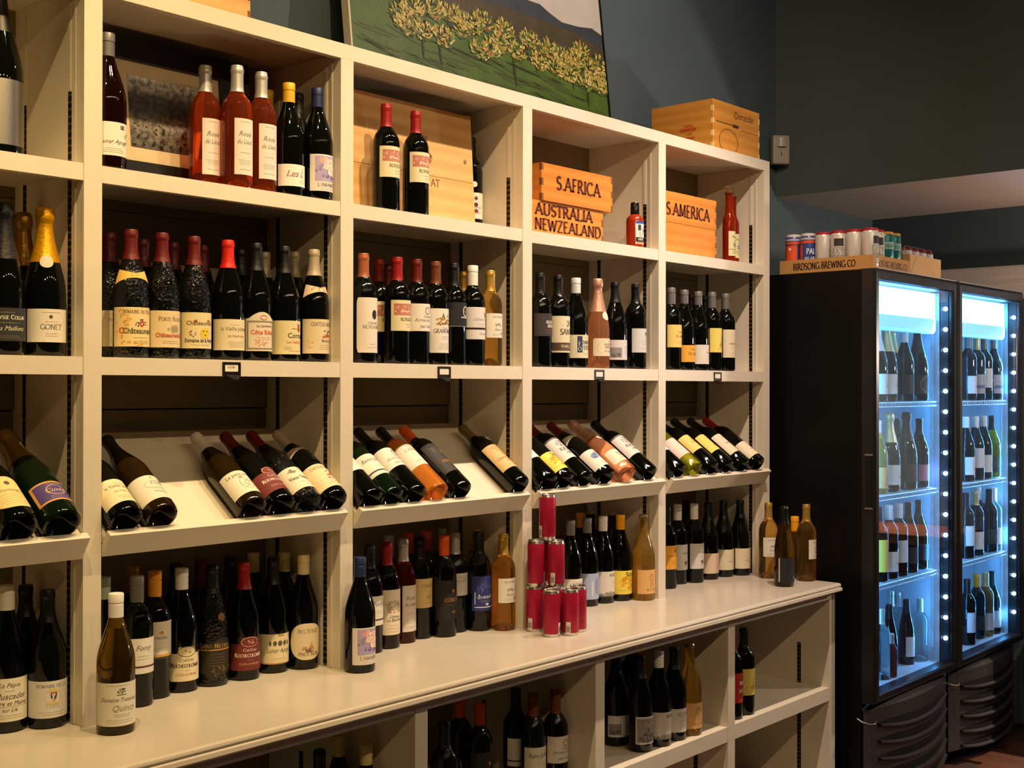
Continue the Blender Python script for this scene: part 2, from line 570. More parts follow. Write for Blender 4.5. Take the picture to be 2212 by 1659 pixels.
# card holders on the second shelf edge
ch = MB()
for bx in ((-.026, .026, -.003, 0, .012, .017), (-.026, .026, -.003, 0, -.017, -.012), (-.026, -.020, -.003, 0, -.012, .012), (.020, .026, -.003, 0, -.012, .012), (-.020, .020, -.0010, 0, -.012, .012)):
    ch.box(*bx)
ch.add([(-.020, -.003, -.014), (.022, -.003, -.014), (.014, -.014, -.024), (-.004, -.014, -.024), (-.020, -.001, -.018), (.022, -.001, -.018), (.014, -.011, -.028), (-.004, -.011, -.028)],
       [(0, 1, 2, 3), (4, 7, 6, 5), (0, 4, 5, 1), (1, 5, 6, 2), (2, 6, 7, 3), (3, 7, 4, 0)])
ch_me = ch.mesh('label_holder')
card_me = MB().box(-.019, .019, -.0016, -.0011, -.006, .011).mesh('card')
for k in range(4):
    h = share('label_holder', ch_me, mat('holder_black', '#1d1612', rough=.4, metal=.5), shelf, (k * PITCH + .3675, 0.001, 1.6985))
    share('card', card_me, mat('card_white', '#e6dfcc', rough=.7), h)
    if k == 0:
        print_on(h, [('S', 'RHONE', 0, 0, 5, '#4a4438', 24)], lambda u, v, n: (u / 1000, -.0018, v / 1000 + .002))

# slanted display trays
A = radians(35.6)
TV, NV = (cos(A), sin(A)), (-sin(A), cos(A))
FY, FZ = -.0235, 1.3110


def sl(s, n):
    return (FY + TV[0] * s + NV[0] * n, FZ + TV[1] * s + NV[1] * n)


bayname = ['cut-off leftmost bay', 'second bay from left', 'third bay from left', 'fourth bay from left', 'rightmost bay']
for k in range(-1, 4):
    x0, x1 = k * PITCH + ST + .002, (k + 1) * PITCH - ST - .002
    t = thing('display_tray', 'slanted cream display tray with front lip in the ' + bayname[k + 1], 'tray', ((x0 + x1) / 2, 0, 1.28), group='slanted bottle trays')
    h = (x1 - x0) / 2
    off = lambda p: [(y, z - 1.28) for y, z in p]
    MB().prism(off([sl(.0185, 0), sl(.394, 0), sl(.394, -.016), sl(.0185, -.016)]), -h, h).obj('slope_board', PAINT, t)
    MB().prism(off([sl(0, .020), sl(.018, .020), sl(.018, -.037), sl(0, -.041)]), -h, h).obj('lip', PAINT, t, bevel=.001)

# ------------------------------------------------------------------ counter and base cabinet
ct = MB()
YF = -.322
prof = [(.33, CT), (YF + .010, CT), (YF + .002, CT - .003), (YF, CT - .008), (YF + .002, CT - .012), (YF + .006, CT - .013), (YF - .004, CT - .017), (YF - .006, CT - .026), (YF + .002, CT - .032), (.33, CT - .032)]
ct.prism(prof, -PITCH - .3, 2.938)
tag(ct.obj('countertop', COUNTER), 'long cream painted countertop with moulded front edge', 'countertop')
base = thing('base_cabinet', 'cream open base cabinet under the counter', 'cabinet', (0, 0, 0))
YB = -.284
bu_me = MB().box(-ST, ST, YB, .30, .0, CT - .032).mesh('upright', bevel=.001)
btrk = MB().box(-.0012, 0, -.008, .008, .12, .665).mesh('slotted_track')
for k in range(-1, 5):
    u = share('upright', bu_me, PAINT, base, (k * PITCH, 0, 0))
    share('slotted_track', btrk, TRACK, u, (-ST, -.155, 0))
    share('slotted_track', btrk, TRACK, u, (-ST, .16, 0))
for k in range(-1, 4):
    x0, x1 = k * PITCH + ST + .0006, (k + 1) * PITCH - ST - .0006
    zz = .508 if k >= 2 else .455
    MB().box(x0, x1, YB + .002, YB + .020, zz - .050, zz).box(x0, x1, YB + .0202, .298, zz - .022, zz).obj('shelf', PAINT, base)
    MB().box(x0, x1, YB + .002, .298, .10, .125).obj('bottom_board', PAINT, base)
    MB().box(x0, x1, YB + .06, YB + .075, .0, .10).obj('toe_kick', PAINT, base)
    MB().box(x0, x1, .300, .312, .0, CT - .032).obj('back_board', BACKP, base)
    MB().box(x0, x1, YB + .001, YB + .019, .846, CT - .032).obj('apron', PAINT, base)
MB().box(-PITCH, 4 * PITCH + ST, YB - .012, YB - .0005, .868, CT - .033).obj('moulding', PAINT, base, bevel=.003)

# ------------------------------------------------------------------ bottles
PROF = {
 'burg': [(0, .030), (.016, .022), (.028, .006), (.0335, .0), (.0385, .002), (.0405, .008), (.0405, .150), (.0399, .160), (.0378, .172), (.0335, .188), (.0275, .206), (.0215, .224), (.0168, .240), (.0150, .254), (.0145, .268), (.0145, .2805), (.0157, .2815), (.0157, .290), (.0145, .291), (.0143, .2965), (.013, .297), (0, .297)],
 'flute': [(0, .028), (.015, .020), (.026, .005), (.0305, .0), (.0350, .002), (.0370, .008), (.0370, .130), (.0355, .150), (.0320, .175), (.0270, .200), (.0215, .225), (.0175, .245), (.0155, .262), (.0148, .275), (.0146, .284), (.0157, .285), (.0157, .293), (.0145, .294), (.013, .300), (0, .300)],
 'bord': [(0, .030), (.018, .018), (.028, .004), (.0322, .0), (.0362, .002), (.0378, .008), (.0378, .186), (.0372, .196), (.0350, .206), (.0305, .2165), (.0245, .2250), (.0192, .2315), (.0162, .2385), (.0150, .247), (.0146, .260), (.0146, .2825), (.0156, .2835), (.0156, .292), (.0145, .293), (.0143, .2995), (.013, .300), (0, .300)],
 'champ': [(0, .036), (.018, .026), (.030, .006), (.0355, .0), (.0415, .002), (.0440, .009), (.0440, .135), (.0430, .152), (.0395, .174), (.0335, .198), (.0268, .222), (.0212, .245), (.0178, .264), (.0160, .280), (.0155, .296), (.0175, .298), (.0175, .306), (.0155, .308), (.0160, .318), (.012, .322), (0, .322)],
 'half': [(0, .022), (.013, .015), (.022, .004), (.0258, .0), (.0288, .002), (.030, .006), (.030, .140), (.0295, .150), (.0270, .160), (.0220, .170), (.0170, .178), (.0145, .187), (.0138, .198), (.0138, .222), (.0148, .223), (.0148, .230), (.0138, .231), (.012, .236), (0, .236)],
}
PROF['magnum'] = [(r * 1.22, z * 1.22) for r, z in PROF['champ']]


def rad_at(kind, z):
    p = [q for q in PROF[kind][4:]]
    for (r0, z0), (r1, z1) in zip(p, p[1:]):
        if z0 <= z <= z1 and z1 > z0:
            return r0 + (r1 - r0) * (z - z0) / (z1 - z0)
    return p[-2][0]


GLASS_ME, CAP_ME = {}, {}


def glass_mesh(kind):
    if kind not in GLASS_ME:
        GLASS_ME[kind] = MB().lathe(PROF[kind], 36).mesh('glass', smooth=40)
    return GLASS_ME[kind]


def cap_mesh(kind, style):
    key = (kind, style)
    if key not in CAP_ME:
        top = PROF[kind][-1][1]
        z0 = {'burg': .228, 'bord': .236, 'champ': .222, 'half': .182, 'flute': .236, 'magnum': .27}[kind]
        if style == 'foil':
            s = 1.22 if kind == 'magnum' else 1
            z0 = .205 * s
            zs = [z0 + (.288 * s - z0) * i / 10 for i in range(11)]
            p = [(rad_at(kind, z) + .0011, z) for z in zs] + [(.0172 * s, .292 * s), (.0200 * s, .298 * s), (.0208 * s, .306 * s), (.0192 * s, .316 * s), (.0185 * s, .322 * s), (.0150 * s, .327 * s), (0, .328 * s)]
            me = MB().lathe([(p[0][0] - .001, z0)] + p, 28).mesh('foil', smooth=60)
        elif style == 'crown':
            p = [(.0150, top - .010), (.0168, top - .009), (.0162, top - .003), (.0140, top + .001), (0, top + .0015)]
            b = MB().lathe(p, 42)
            for i in range(42, 84, 2):
                x, y, z = b.v[i]
                b.v[i] = (x * .94, y * .94, z)
            me = b.mesh('crown_cap', smooth=30)
        elif style == 'screw':
            r = .0163
            p = [(r - .0016, z0 - .004), (r - .0004, z0 - .004), (r - .0004, top - .022), (r - .0012, top - .021), (r - .0012, top - .019), (r, top - .018), (r, top - .001), (r - .0012, top + .001), (0, top + .001)]
            me = MB().lathe(p, 32).mesh('screw_cap', smooth=35)
        else:
            zs = [z0 + (top - .001 - z0) * i / 24 for i in range(25)]
            p = [(rad_at(kind, z) + .0006, z) for z in zs]
            me = MB().lathe([(p[0][0] - .0008, z0)] + p + [(p[-1][0] - .001, top + .0006), (0, top + .0006)], 28).mesh('capsule', smooth=40)
        CAP_ME[key] = me
    return CAP_ME[key]


def glassm(name):
    g = {
     'black_glass': dict(hexc='#070805', rough=.03, spec=.45),
     'embossed_glass': dict(hexc='#070805', rough=.03, spec=.6, bump=(140, 1.0)),
     'deepred_glass': dict(hexc='#140505', rough=.03, spec=.45),
     'brown_glass': dict(hexc='#201505', rough=.04, spec=.45),
     'green_dark_glass': dict(hexc='#0a1808', rough=.03, spec=.45),
     'rose_glass': dict(hexc='#ff7038', rough=.02, trans=.94, ior=1.36),
     'rosedark_glass': dict(hexc='#a8382a', rough=.02, trans=.93, ior=1.36),
     'amber_glass': dict(hexc='#ffcb68', rough=.02, trans=.97, ior=1.34),
     'orange_glass': dict(hexc='#f79a3e', rough=.03, trans=.75, ior=1.34),
     'pink_glass': dict(hexc='#f2a878', rough=.03, trans=.85, ior=1.34),
     'olive_glass': dict(hexc='#6b5212', rough=.03, trans=.9, ior=1.36),
     'cloudy_glass': dict(hexc='#e8bc58', rough=.06, trans=.88, ior=1.34),
     'yellowgreen_glass': dict(hexc='#b5b82a', rough=.03, trans=.85, ior=1.34),
     'clear_glass': dict(hexc='#e6f2f0', rough=.01, trans=1, ior=1.2),
     'jug_glass': dict(hexc='#5a2a2a', rough=.05, trans=.4, ior=1.34),
    }[name]
    return mat(name, **g)


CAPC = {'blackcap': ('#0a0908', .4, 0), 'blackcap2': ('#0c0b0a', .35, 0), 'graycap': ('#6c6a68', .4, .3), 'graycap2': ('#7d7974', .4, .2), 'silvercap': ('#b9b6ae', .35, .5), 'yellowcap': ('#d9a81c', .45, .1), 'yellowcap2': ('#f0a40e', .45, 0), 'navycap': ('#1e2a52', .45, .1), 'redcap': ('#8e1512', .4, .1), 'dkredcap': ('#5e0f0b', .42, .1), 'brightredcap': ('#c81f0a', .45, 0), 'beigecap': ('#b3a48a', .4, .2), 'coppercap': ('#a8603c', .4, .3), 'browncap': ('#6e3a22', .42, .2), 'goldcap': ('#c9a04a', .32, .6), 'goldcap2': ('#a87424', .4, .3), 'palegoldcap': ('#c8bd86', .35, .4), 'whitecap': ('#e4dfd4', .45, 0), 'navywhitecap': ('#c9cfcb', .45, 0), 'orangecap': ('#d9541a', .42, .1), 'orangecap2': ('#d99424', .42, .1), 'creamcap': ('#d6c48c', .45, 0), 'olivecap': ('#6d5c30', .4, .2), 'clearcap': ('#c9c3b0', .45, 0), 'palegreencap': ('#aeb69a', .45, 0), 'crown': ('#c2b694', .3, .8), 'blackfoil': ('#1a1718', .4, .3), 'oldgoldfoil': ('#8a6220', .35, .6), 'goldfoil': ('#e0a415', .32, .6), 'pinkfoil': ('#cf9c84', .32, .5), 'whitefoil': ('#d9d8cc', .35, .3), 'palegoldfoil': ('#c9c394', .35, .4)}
SCREW = {'yellowcap', 'whitecap', 'yellowcap2', 'orangecap2', 'creamcap', 'graycap2', 'navycap', 'orangecap', 'palegreencap', 'graycap', 'navywhitecap'}


def capm(c):
    h, r, m = CAPC[c]
    return mat('cap_' + c, h, rough=r, metal=m, noise=(60, h, .3), bump=(140, .25) if 'foil' in c else None)


K, CR, WH = '#38302a', '#ddcfa2', '#e2dccd'
RED, GOLD = '#a33a26', '#b98a3a'
CHAT = [('R', -14, 40, 20, 48, '#a39784'), ('Q', [(-14, 48), (-10, 56), (-6, 48)], '#8d8270'), ('Q', [(12, 48), (16, 57), (20, 48)], '#8d8270'), ('W', 3, 42, 24, 4, 14, 2.2, '#b9ac94')]
LAND = [('R', -36, 44, 40, 76, '#b5705c'), ('W', 0, 66, 34, 8, 30, 3, '#cf9a86'), ('W', -4, 54, 30, 5, 22, 3, '#e0c4ac'), ('W', 0, 47, 34, 2, 16, 2.5, '#c98a76')]
CREST = [('Q', [(8, 58), (18, 58), (18, 50), (13, 44), (8, 50)], '#b3261c'), ('Q', [(10, 50), (13, 56), (16, 50)], '#e8d9b4'), ('W', 2, 52, 5, 6, 10, 2, '#4a4038'), ('W', 22, 52, 4, 6, 8, 1.8, '#4a4038'), ('R', 9, 60, 17, 63, '#4a4038')]
OXB = [('W', 8, 26, 9, 4, 10, 3.2, '#35302a'), ('E', 19, 30, 3.5, 3.5, '#35302a'), ('Q', [(3, 24), (5, 12), (7, 24)], '#35302a'), ('Q', [(13, 24), (15, 12), (17, 24)], '#35302a'), ('E', 16, 33, 4, 3.5, '#c98a1c')]
SHIP = [('W', 2, 30, 18, 6, 26, 3.4, '#b98a6a'), ('W', 6, 24, 14, 5, 18, 3, '#8a5a44'), ('Q', [(4, 34), (12, 50), (14, 34)], '#caa070')]
FLOW = [('R', -32, 26, 40, 92, '#a99bbd'), ('W', -8, 52, 22, 18, 22, 6, '#8676ac'), ('W', 10, 38, 22, 7, 14, 5, '#6d5c9c')] + [('E', u, v, r, r * .9, c) for u, v, r, c in ((-14, 80, 8, '#d9a090'), (-4, 84, 7, '#e0b0a0'), (4, 74, 11, '#efd2c6'), (18, 78, 10, '#ecc8ba'), (-2, 64, 9, '#e8c0b0'), (12, 62, 11, '#f2dcd0'), (24, 62, 9, '#ecc8ba'), (12, 50, 9, '#f0d4c8'), (24, 48, 9, '#e6bcae'))] + [('W', 8, 66, 16, 12, 14, 1.5, '#b8604c')]
WAVE = [('W', 6, 70, 34, 14, 50, 1.5, '#7f8cc4'), ('R', -34, 20, -32, 58, '#e4e2ea'), ('Q', [(-34, 58), (-20, 50), (0, 47), (20, 50), (36, 58), (36, 55), (20, 46), (0, 43), (-20, 46), (-34, 54)], '#e4e2ea'), ('R', -34, 10, 36, 12.5, '#e4e2ea')]
D = {
 'plain': None,
 'silver': dict(bg='#a8a49a', half=85, z=(30, 170), metal=1, el=[]),
 'lunar2': dict(bg=WH, half=85, z=(28, 100), el=[('I', 'Lunar Apogé', 2, 26, 9, K, 66), ('L', 0, 15, 50, 3, 4, '#8b8478'), ('R', 14, 58, 26, 66, '#3a342c'), ('R', 15.5, 59.5, 24.5, 64.5, WH), ('W', 34, 44, 6, 14, 8, 2, K)]),
 'rosel': dict(bg='#d6ccc0', half=42, z=(34, 168), el=[('I', 'Rosé', 0, 92, 12, '#6b5f58', 38), ('I', 'du Liaud', 0, 74, 11, '#6b5f58', 40), ('L', 0, 52, 30, 1, 4, '#6b5f58'), ('L', 0, 34, 36, 3, 4.5, '#8b7f76'), ('L', 0, 126, 30, 1, 4, '#8b7f76'), ('L', 0, 12, 32, 1, 4, '#8b7f76')]),
 'lesl': dict(bg=WH, half=72, z=(26, 82), el=[('I', 'Les L', -2, 24, 17, '#9c2a22', 60), ('L', 18, 14, 20, 2, 4, '#8b8478'), ('L', 22, 46, 14, 1, 4, '#8b8478')]),
 'flower': dict(bg='#d9d0c4', half=65, z=(22, 118), el=FLOW + [('S', "L'AMANDE", 4, 13, 9, '#7a746c', 62), ('L', 4, 6, 44, 1, 3, '#9b948a')]),
 'rouget': dict(bg='#d9cfa6', half=68, z=(92, 178), el=LAND + [('S', 'ROUGET', 6, 28, 9, K, 60), ('L', 10, 18, 24, 1, 4, '#6b6250'), ('L', 10, 11, 16, 1, 4, '#6b6250')]),
 'sticker': dict(bg='#ddd6c4', half=70, z=(40, 122), el=[('E', -8, 64, 6, 6, '#5c3428'), ('E', -8, 44, 7, 7, '#4c2c24'), ('E', -8, 24, 8, 6, '#5c3428'), ('I', 'Piemon', -4, 32, 8, '#4c4034', 40), ('I', 'rosso', -6, 16, 8, '#c2502c', 30)], disc=(148, 9, -20, WH)),
 'darklabel': dict(bg='#2a2c28', half=75, z=(30, 100), el=[('H', 'Ulysse Collin', 4, 46, 9, '#d2cdb4', 70), ('L', 0, 60, 40, 1, 4, '#a8a48c'), ('L', 4, 38, 44, 1, 4, '#a8a48c'), ('I', 'Les Maillons', 4, 22, 10, '#d2cdb4', 66), ('L', 4, 10, 50, 2, 4, '#8c8874')]),
 'gonet': dict(bg='#ddd6c6', half=68, z=(30, 102), el=[('S', 'GONET', 4, 28, 11, '#6a6258', 62), ('L', 4, 44, 36, 1, 4, '#8a8276'), ('E', 2, 55, 4, 4, '#5c4a3c'), ('L', 4, 64, 40, 1, 4, '#8a8276'), ('L', 4, 18, 34, 2, 5, '#a39a8c')], disc=(206, 14, -8, '#c8c0a8')),
 'creamcrest': dict(bg=CR, half=80, z=(28, 112), el=[('B', 'Domaine Giraud', 14, 60, 6, K, 60), ('W', 22, 40, 7, 9, 20, 1.8, '#a8622c'), ('L', 14, 20, 50, 3, 5, '#7a7260')]),
 'chateauneuf': dict(bg='#e2cb90', half=82, z=(26, 116), el=[('W', -30, 52, 22, 34, 26, 3.5, '#dd9a34'), ('W', 8, 8, 44, 6, 20, 3, '#dd9a34'), ('S', 'DOMAINE DU PEGAU', 10, 76, 8, '#5c5434', 84), ('G', 'Châteauneuf', 8, 30, 13, '#4a5038', 76), ('G', 'C', -34, 30, 14, '#c4481e'), ('L', 12, 20, 40, 1, 4, '#8a7a50'), ('L', 14, 11, 44, 2, 4, '#8a7a50')] + CREST, neck=('#e0b45c', [('L', 0, 12, 26, 2, 5, '#a8622c')])),
 'porte': dict(bg='#d9c596', half=80, z=(26, 112), el=[('S', 'Porte Rouge', 12, 62, 10, '#7a4a34', 66), ('W', 16, 44, 16, 9, 36, 3, '#a89a7c'), ('R', 8, 38, 30, 48, '#97896c'), ('G', 'Châteauneuf-du', 10, 24, 10, '#b33420', 76), ('L', 10, 14, 56, 2, 4.5, '#8a7a5c')]),
 'keys': dict(bg='#dccb98', half=80, z=(26, 112), el=[('G', 'Châteauneuf', 4, 56, 10, '#6a5c40', 76), ('W', -12, 66, 6, 3, 5, 3, RED), ('W', 26, 66, 5, 3, 5, 3, RED), ('E', 14, 36, 13, 13, '#cdb884'), ('R', 4, 26, 24, 47, '#e8c016'), ('E', 9, 41, 2, 2, K), ('E', 19, 41, 2, 2, K), ('E', 14, 32, 2, 2, K), ('W', -16, 36, 9, 8, 12, 2, '#6a5c48'), ('G', 'Domaine de la Nerthe', 6, 15, 9, '#4c4638', 84), ('L', 4, 8, 60, 1, 4, '#9a8c68')]),
 'julien': dict(bg='#dccfa8', half=80, z=(24, 100), el=[('B', 'la Vieille Julienne', 8, 48, 10, '#6a6450', 78), ('I', 'les Hauts-Lieux', 10, 32, 7, '#a8603c', 50), ('L', 10, 20, 50, 4, 4, '#9a927c'), ('L', 6, 62, 30, 1, 4, '#a8a088')]),
 'coterotie': dict(bg='#d9cdb4', half=62, z=(24, 122), shape='arch', el=[('R', -40, 4, -35, 72, '#8a8272'), ('R', 35, 4, 40, 72, '#8a8272'), ('R', -40, 4, 40, 8, '#8a8272'), ('R', -40, 72, 40, 76, '#8a8272'), ('O', 4, 84, 10, 6, 1.5, '#a8604c'), ('B', 'La Landonne', 8, 60, 7, K, 44), ('G', 'Côte Rôtie', 4, 42, 11, '#d2562c', 66), ('W', -2, 22, 18, 10, 18, 3, '#e0a07c'), ('L', 6, 34, 44, 2, 5, '#d2765c')]),
 'cornas': dict(bg='#d9cc98', half=80, z=(18, 104), el=[('G', 'Cornas', 12, 42, 13, '#4c4638', 64), ('R', 16, 58, 25, 74, '#b8321e'), ('W', 20, 76, 6, 2, 8, 1.8, '#5c5440'), ('I', '"Les Vieilles Vignes"', 14, 28, 7, '#b8402c', 64), ('L', -14, 18, 24, 2, 5, '#7a7258'), ('L', 14, 8, 56, 1, 4, '#7a7258'), ('R', -4, 65, 42, 66, '#7a7258')]),
 'maucoil': dict(bg='#d9c8a0', half=80, z=(22, 112), el=[('S', 'CHATEAU MAUCOIL', 10, 72, 10, '#5c5240', 84), ('W', 16, 58, 12, 5, 14, 2.6, '#5c5240'), ('W', 16, 46, 18, 5, 18, 3, '#b8553c'), ('Q', [(12, 44), (17, 56), (22, 44)], '#a82c1c'), ('S', 'Maucoil', 16, 30, 8, '#5c5240', 40), ('L', 14, 22, 52, 3, 5, '#a09070'), ('W', -34, 30, 10, 24, 6, 3, '#d9b088')], neck=('#d8c09c', [('W', 0, 10, 26, 6, 14, 2.4, '#c07a5c')])),
 'richeaume': dict(bg='#ded5c6', half=62, z=(28, 178), shape='round', el=[('E', 12, 104, 9, 13, '#23212a'), ('S', 'DOMAINE', 8, 78, 6, '#8a8278', 40), ('S', 'RICHEAUME', 6, 66, 9, '#7a7268', 60), ('L', 8, 22, 30, 1, 4, '#9a9286'), ('L', 6, 14, 50, 1, 4, '#9a9286')]),
 'armand': dict(bg='#ddd5c8', half=75, z=(94, 172), el=[('O', 12, 58, 10, 11, 3, '#8a6a50'), ('I', 'Château', 12, 38, 8, '#7a7268', 30), ('I', 'Armande', -4, 27, 10, '#7a7268', 64), ('I', 'Jean Guérin', 10, 10, 9, '#7a7268', 52)]),
 'grandmas': dict(bg='#dcd5ca', half=72, z=(34, 162), el=[('W', 4, 94, 26, 8, 30, 4.5, '#a8862c'), ('W', 6, 84, 28, 4, 16, 4, '#8a6424'), ('Q', [(-6, 100), (0, 116), (6, 100)], '#5c4a2c'), ('Q', [(14, 100), (19, 114), (24, 100)], '#5c4a2c'), ('W', 14, 100, 8, 3, 6, 3.5, '#e6e0d4'), ('S', 'GRANDMAS', 6, 58, 11, '#5c564c', 72), ('L', 8, 72, 30, 1, 4, '#8a8276'), ('L', 10, 46, 40, 2, 6, '#8a8276'), ('L', 10, 26, 52, 4, 5, '#a09a8c')]),
 'horseshoe': dict(bg='#18171a', half=75, z=(112, 184), el=[('O', 16, 46, 12, 16, 4, '#b8b4ac'), ('W', 16, 46, 6, 8, 10, 1.8, '#9a968e'), ('R', -2, 26, 34, 30, '#b8b4ac'), ('R', -48, 1, 48, 2.5, '#8a8680')]),
 'twolabel': dict(bg='#d6d1cc', half=72, z=(78, 174), shape='round', el=[('R', -50, 29, 50, 35, '#1c1a18'), ('R', 18, 66, 24, 80, '#4a2c40'), ('I', 'Château Rey', 6, 56, 8, '#9a948c', 60), ('L', 8, 46, 40, 2, 6, '#a8a29a'), ('I', 'Graves', 10, 14, 7, '#9a948c', 50)]),
 'sauternes': dict(bg='#ded8c4', half=58, z=(88, 164), el=[('S', 'SAUTERNES', 2, 62, 6, '#8a8270', 52)] + [('W', 4, 40, 14, 6, 22, 2.6, '#a09a80'), ('I', 'Bastor', 4, 22, 8, '#8a8270', 44), ('L', 4, 12, 46, 2, 5, '#a09a88'), ('E', 20, 14, 4, 4, '#6a6454')]),
 'rickety': dict(bg='#38322e', half=72, z=(98, 170), el=[('H', 'RICKETY', 16, 40, 9, '#d2ccc0', 48), ('H', 'BRIDGE', 18, 28, 9, '#d2ccc0', 40), ('L', 14, 20, 44, 1, 4, '#b87a3c'), ('L', 12, 12, 50, 1, 4, '#8a8478'), ('Q', [(12, 52), (22, 64), (32, 52)], '#6a645c')]),
 'santo': dict(bg='#d6ccac', half=78, z=(48, 166), el=[('H', 'THE', 22, 86, 16, '#4c4438', 44), ('H', 'SANTO', 10, 58, 18, '#4c4438', 64), ('W', 12, 82, 34, 20, 14, 2.4, '#8a7c60'), ('R', -51, 6, 51, 32, '#4c3c32'), ('S', 'SEMILLON', 8, 16, 9, '#d6ccac', 66), ('L', 8, 10, 50, 1, 4, '#b0a68c')]),
 'foundation': dict(bg='#d2cca8', half=78, z=(32, 108), el=[('R', -26, 18, -8, 72, '#2c3c66'), ('S', 'F', -17, 40, 14, '#d2cca8'), ('S', 'O', -17, 24, 12, '#d2cca8'), ('H', 'OUNDATION', 20, 46, 11, '#4a5058', 58), ('H', 'STONE', 20, 28, 12, '#4a5058', 52), ('L', 14, 14, 44, 1, 4, '#7a7a64'), ('L', 16, 66, 40, 1, 4, '#7a7a64'), ('O', 0, 100, 7, 7, 2, '#b09a5c')]),
 'rickbrut': dict(bg='#ddd0b0', half=66, z=(44, 108), shape='round', el=[('O', 6, 32, 42, 28, .8, '#a8946c'), ('S', 'RICKETY', 12, 38, 8, '#5c5040', 44), ('S', 'BRIDGE', 14, 28, 8, '#5c5040', 38), ('I', 'Brut Rosé', 12, 14, 9, '#a8704c', 40), ('Q', [(10, 50), (18, 58), (26, 50)], '#a89878')], disc=(190, 16, 10, '#d6c8b0')),
 'bwhill': dict(bg='#cfcac8', half=76, z=(30, 98), el=[('R', -50, 8, -8, 42, '#8a8686'), ('W', -28, 16, 18, 6, 20, 4, '#5c5858'), ('L', 20, 46, 34, 2, 6, '#6a6664'), ('L', 22, 30, 36, 3, 6, '#8a8684'), ('E', 24, 60, 2, 2, '#a04030')]),
 'bwfigure': dict(bg='#d4cfc8', half=60, z=(26, 112), el=[('R', -38, 5, 38, 80, '#8a847e'), ('W', 0, 20, 32, 14, 40, 5, '#4c4844'), ('Q', [(-4, 26), (0, 56), (5, 26)], '#38342f'), ('E', 1, 58, 3, 4, '#b8b2a8'), ('W', 0, 62, 30, 8, 14, 5, '#a09a94')]),
 'tree': dict(bg='#c9c8c4', half=66, z=(58, 142), el=[('W', 16, 66, 9, 6, 26, 2.4, '#5c5c58'), ('R', 15, 42, 17, 62, '#5c5c58'), ('L', 8, 38, 44, 1, 4, '#8a8a86'), ('L', 10, 29, 30, 1, 4, '#8a8a86'), ('L', 10, 14, 40, 1, 4, '#a0a09c')]),
 'yellowc': dict(bg='#e0c66c', half=70, z=(82, 164), el=[('S', 'Casa', 6, 52, 9, '#6a5c34', 36), ('S', 'Del Mar', 8, 36, 9, '#6a5c34', 48), ('L', 6, 20, 36, 2, 6, '#8a7a44'), ('Q', [(-4, 20), (20, 44), (21, 43)], '#a08c4c')]),
 'orangec': dict(bg='#e2a63a', half=74, z=(30, 92), el=[('S', 'Casa', 2, 44, 9, '#5c4a24', 34), ('S', 'Del Mar', 6, 26, 10, '#5c4a24', 56), ('L', 6, 12, 34, 1, 4, '#8a6a2c')]),
 'whitered': dict(bg='#d6d0c2', half=76, z=(24, 96), el=[('I', 'Chono', 18, 40, 9, '#c8384c', 40), ('L', 18, 28, 34, 1, 4, '#8a8478'), ('L', 20, 18, 30, 1, 4, '#a09a8c')]),
 'yellowswirl': dict(bg='#e2cc62', half=62, z=(70, 162), el=[('Q', [(6, 24), (9, 26), (14, 66), (12, 66)], '#4c4424'), ('O', 8, 26, 9, 6, 1.8, '#4c4424'), ('Q', [(14, 28), (22, 40), (26, 24), (21, 36)], '#4c4424'), ('L', 8, 12, 40, 1, 4, '#7a6c34')]),
 'creamred': dict(bg='#d9cdae', half=64, z=(52, 160), el=[('S', 'ANDELUNA', 6, 50, 7, '#b83c34', 50), ('L', 6, 40, 34, 1, 4, '#9a8c78'), ('W', 4, 80, 24, 8, 10, 2.4, '#cabd98'), ('L', 6, 14, 40, 1, 4, '#a89c80')]),
 'champcream': dict(bg='#dcc888', half=70, z=(24, 122), shape='oval', el=[('I', 'Champagne', 2, 50, 9, '#7a6c3c', 60), ('L', 2, 40, 64, 5, 7, '#9a8c54'), ('E', 2, 76, 6, 6, '#5c5434')]),
 'champpurple': dict(bg='#c8924c', half=66, z=(36, 98), el=[('R', -44, 5, 46, 57, '#4a3a78'), ('O', 2, 34, 22, 16, 2, '#c8a45c'), ('I', 'Cuvée', 2, 28, 12, '#d2b06c', 50), ('L', 2, 14, 40, 2, 5, '#c8a45c'), ('L', 2, 52, 34, 1, 4, '#c8a45c')]),
 'cazaux': dict(bg='#d6d0bc', half=80, z=(26, 106), el=[('O', 6, 48, 28, 14, 1, '#a8a28c'), ('G', 'AZHK', 12, 48, 14, '#9a947e', 38), ('L', 8, 38, 50, 2, 5, '#a09a86'), ('B', 'Vouvray', 8, 20, 8, '#8a8470', 34), ('E', 4, 72, 3, 3, '#d9963c')]),
 'petitvin': dict(bg='#dcd5be', half=80, z=(24, 104), el=[('B', 'Le petit vin de', -2, 62, 11, '#4c4a40', 76), ('O', -6, 36, 10, 18, 1, '#6a6658'), ('O', 12, 34, 18, 12, 1, '#6a6658'), ('E', -6, 56, 6, 4, '#c88a74'), ('E', 12, 40, 2, 2, '#b83c2c'), ('E', 20, 40, 2, 2, '#b83c2c'), ('L', 6, 14, 60, 1, 4, '#a09a88')]),
 'rochered': dict(bg='#6e2a26', half=74, z=(26, 106), el=[('E', 6, 72, 24, 13, '#6e2a26'), ('O', 6, 72, 24, 13, 2, '#c08a7c'), ('W', 6, 72, 12, 6, 16, 2, '#c8a498'), ('S', 'Chateau', 6, 48, 8, '#dccabc', 36), ('H', 'Rochecolombe', 4, 34, 10, '#dccabc', 76), ('L', 6, 26, 20, 1, 4, '#b88a80'), ('S', 'Cotes du Rhone', 6, 14, 6, '#d2aa84', 66)], shape='crest'),
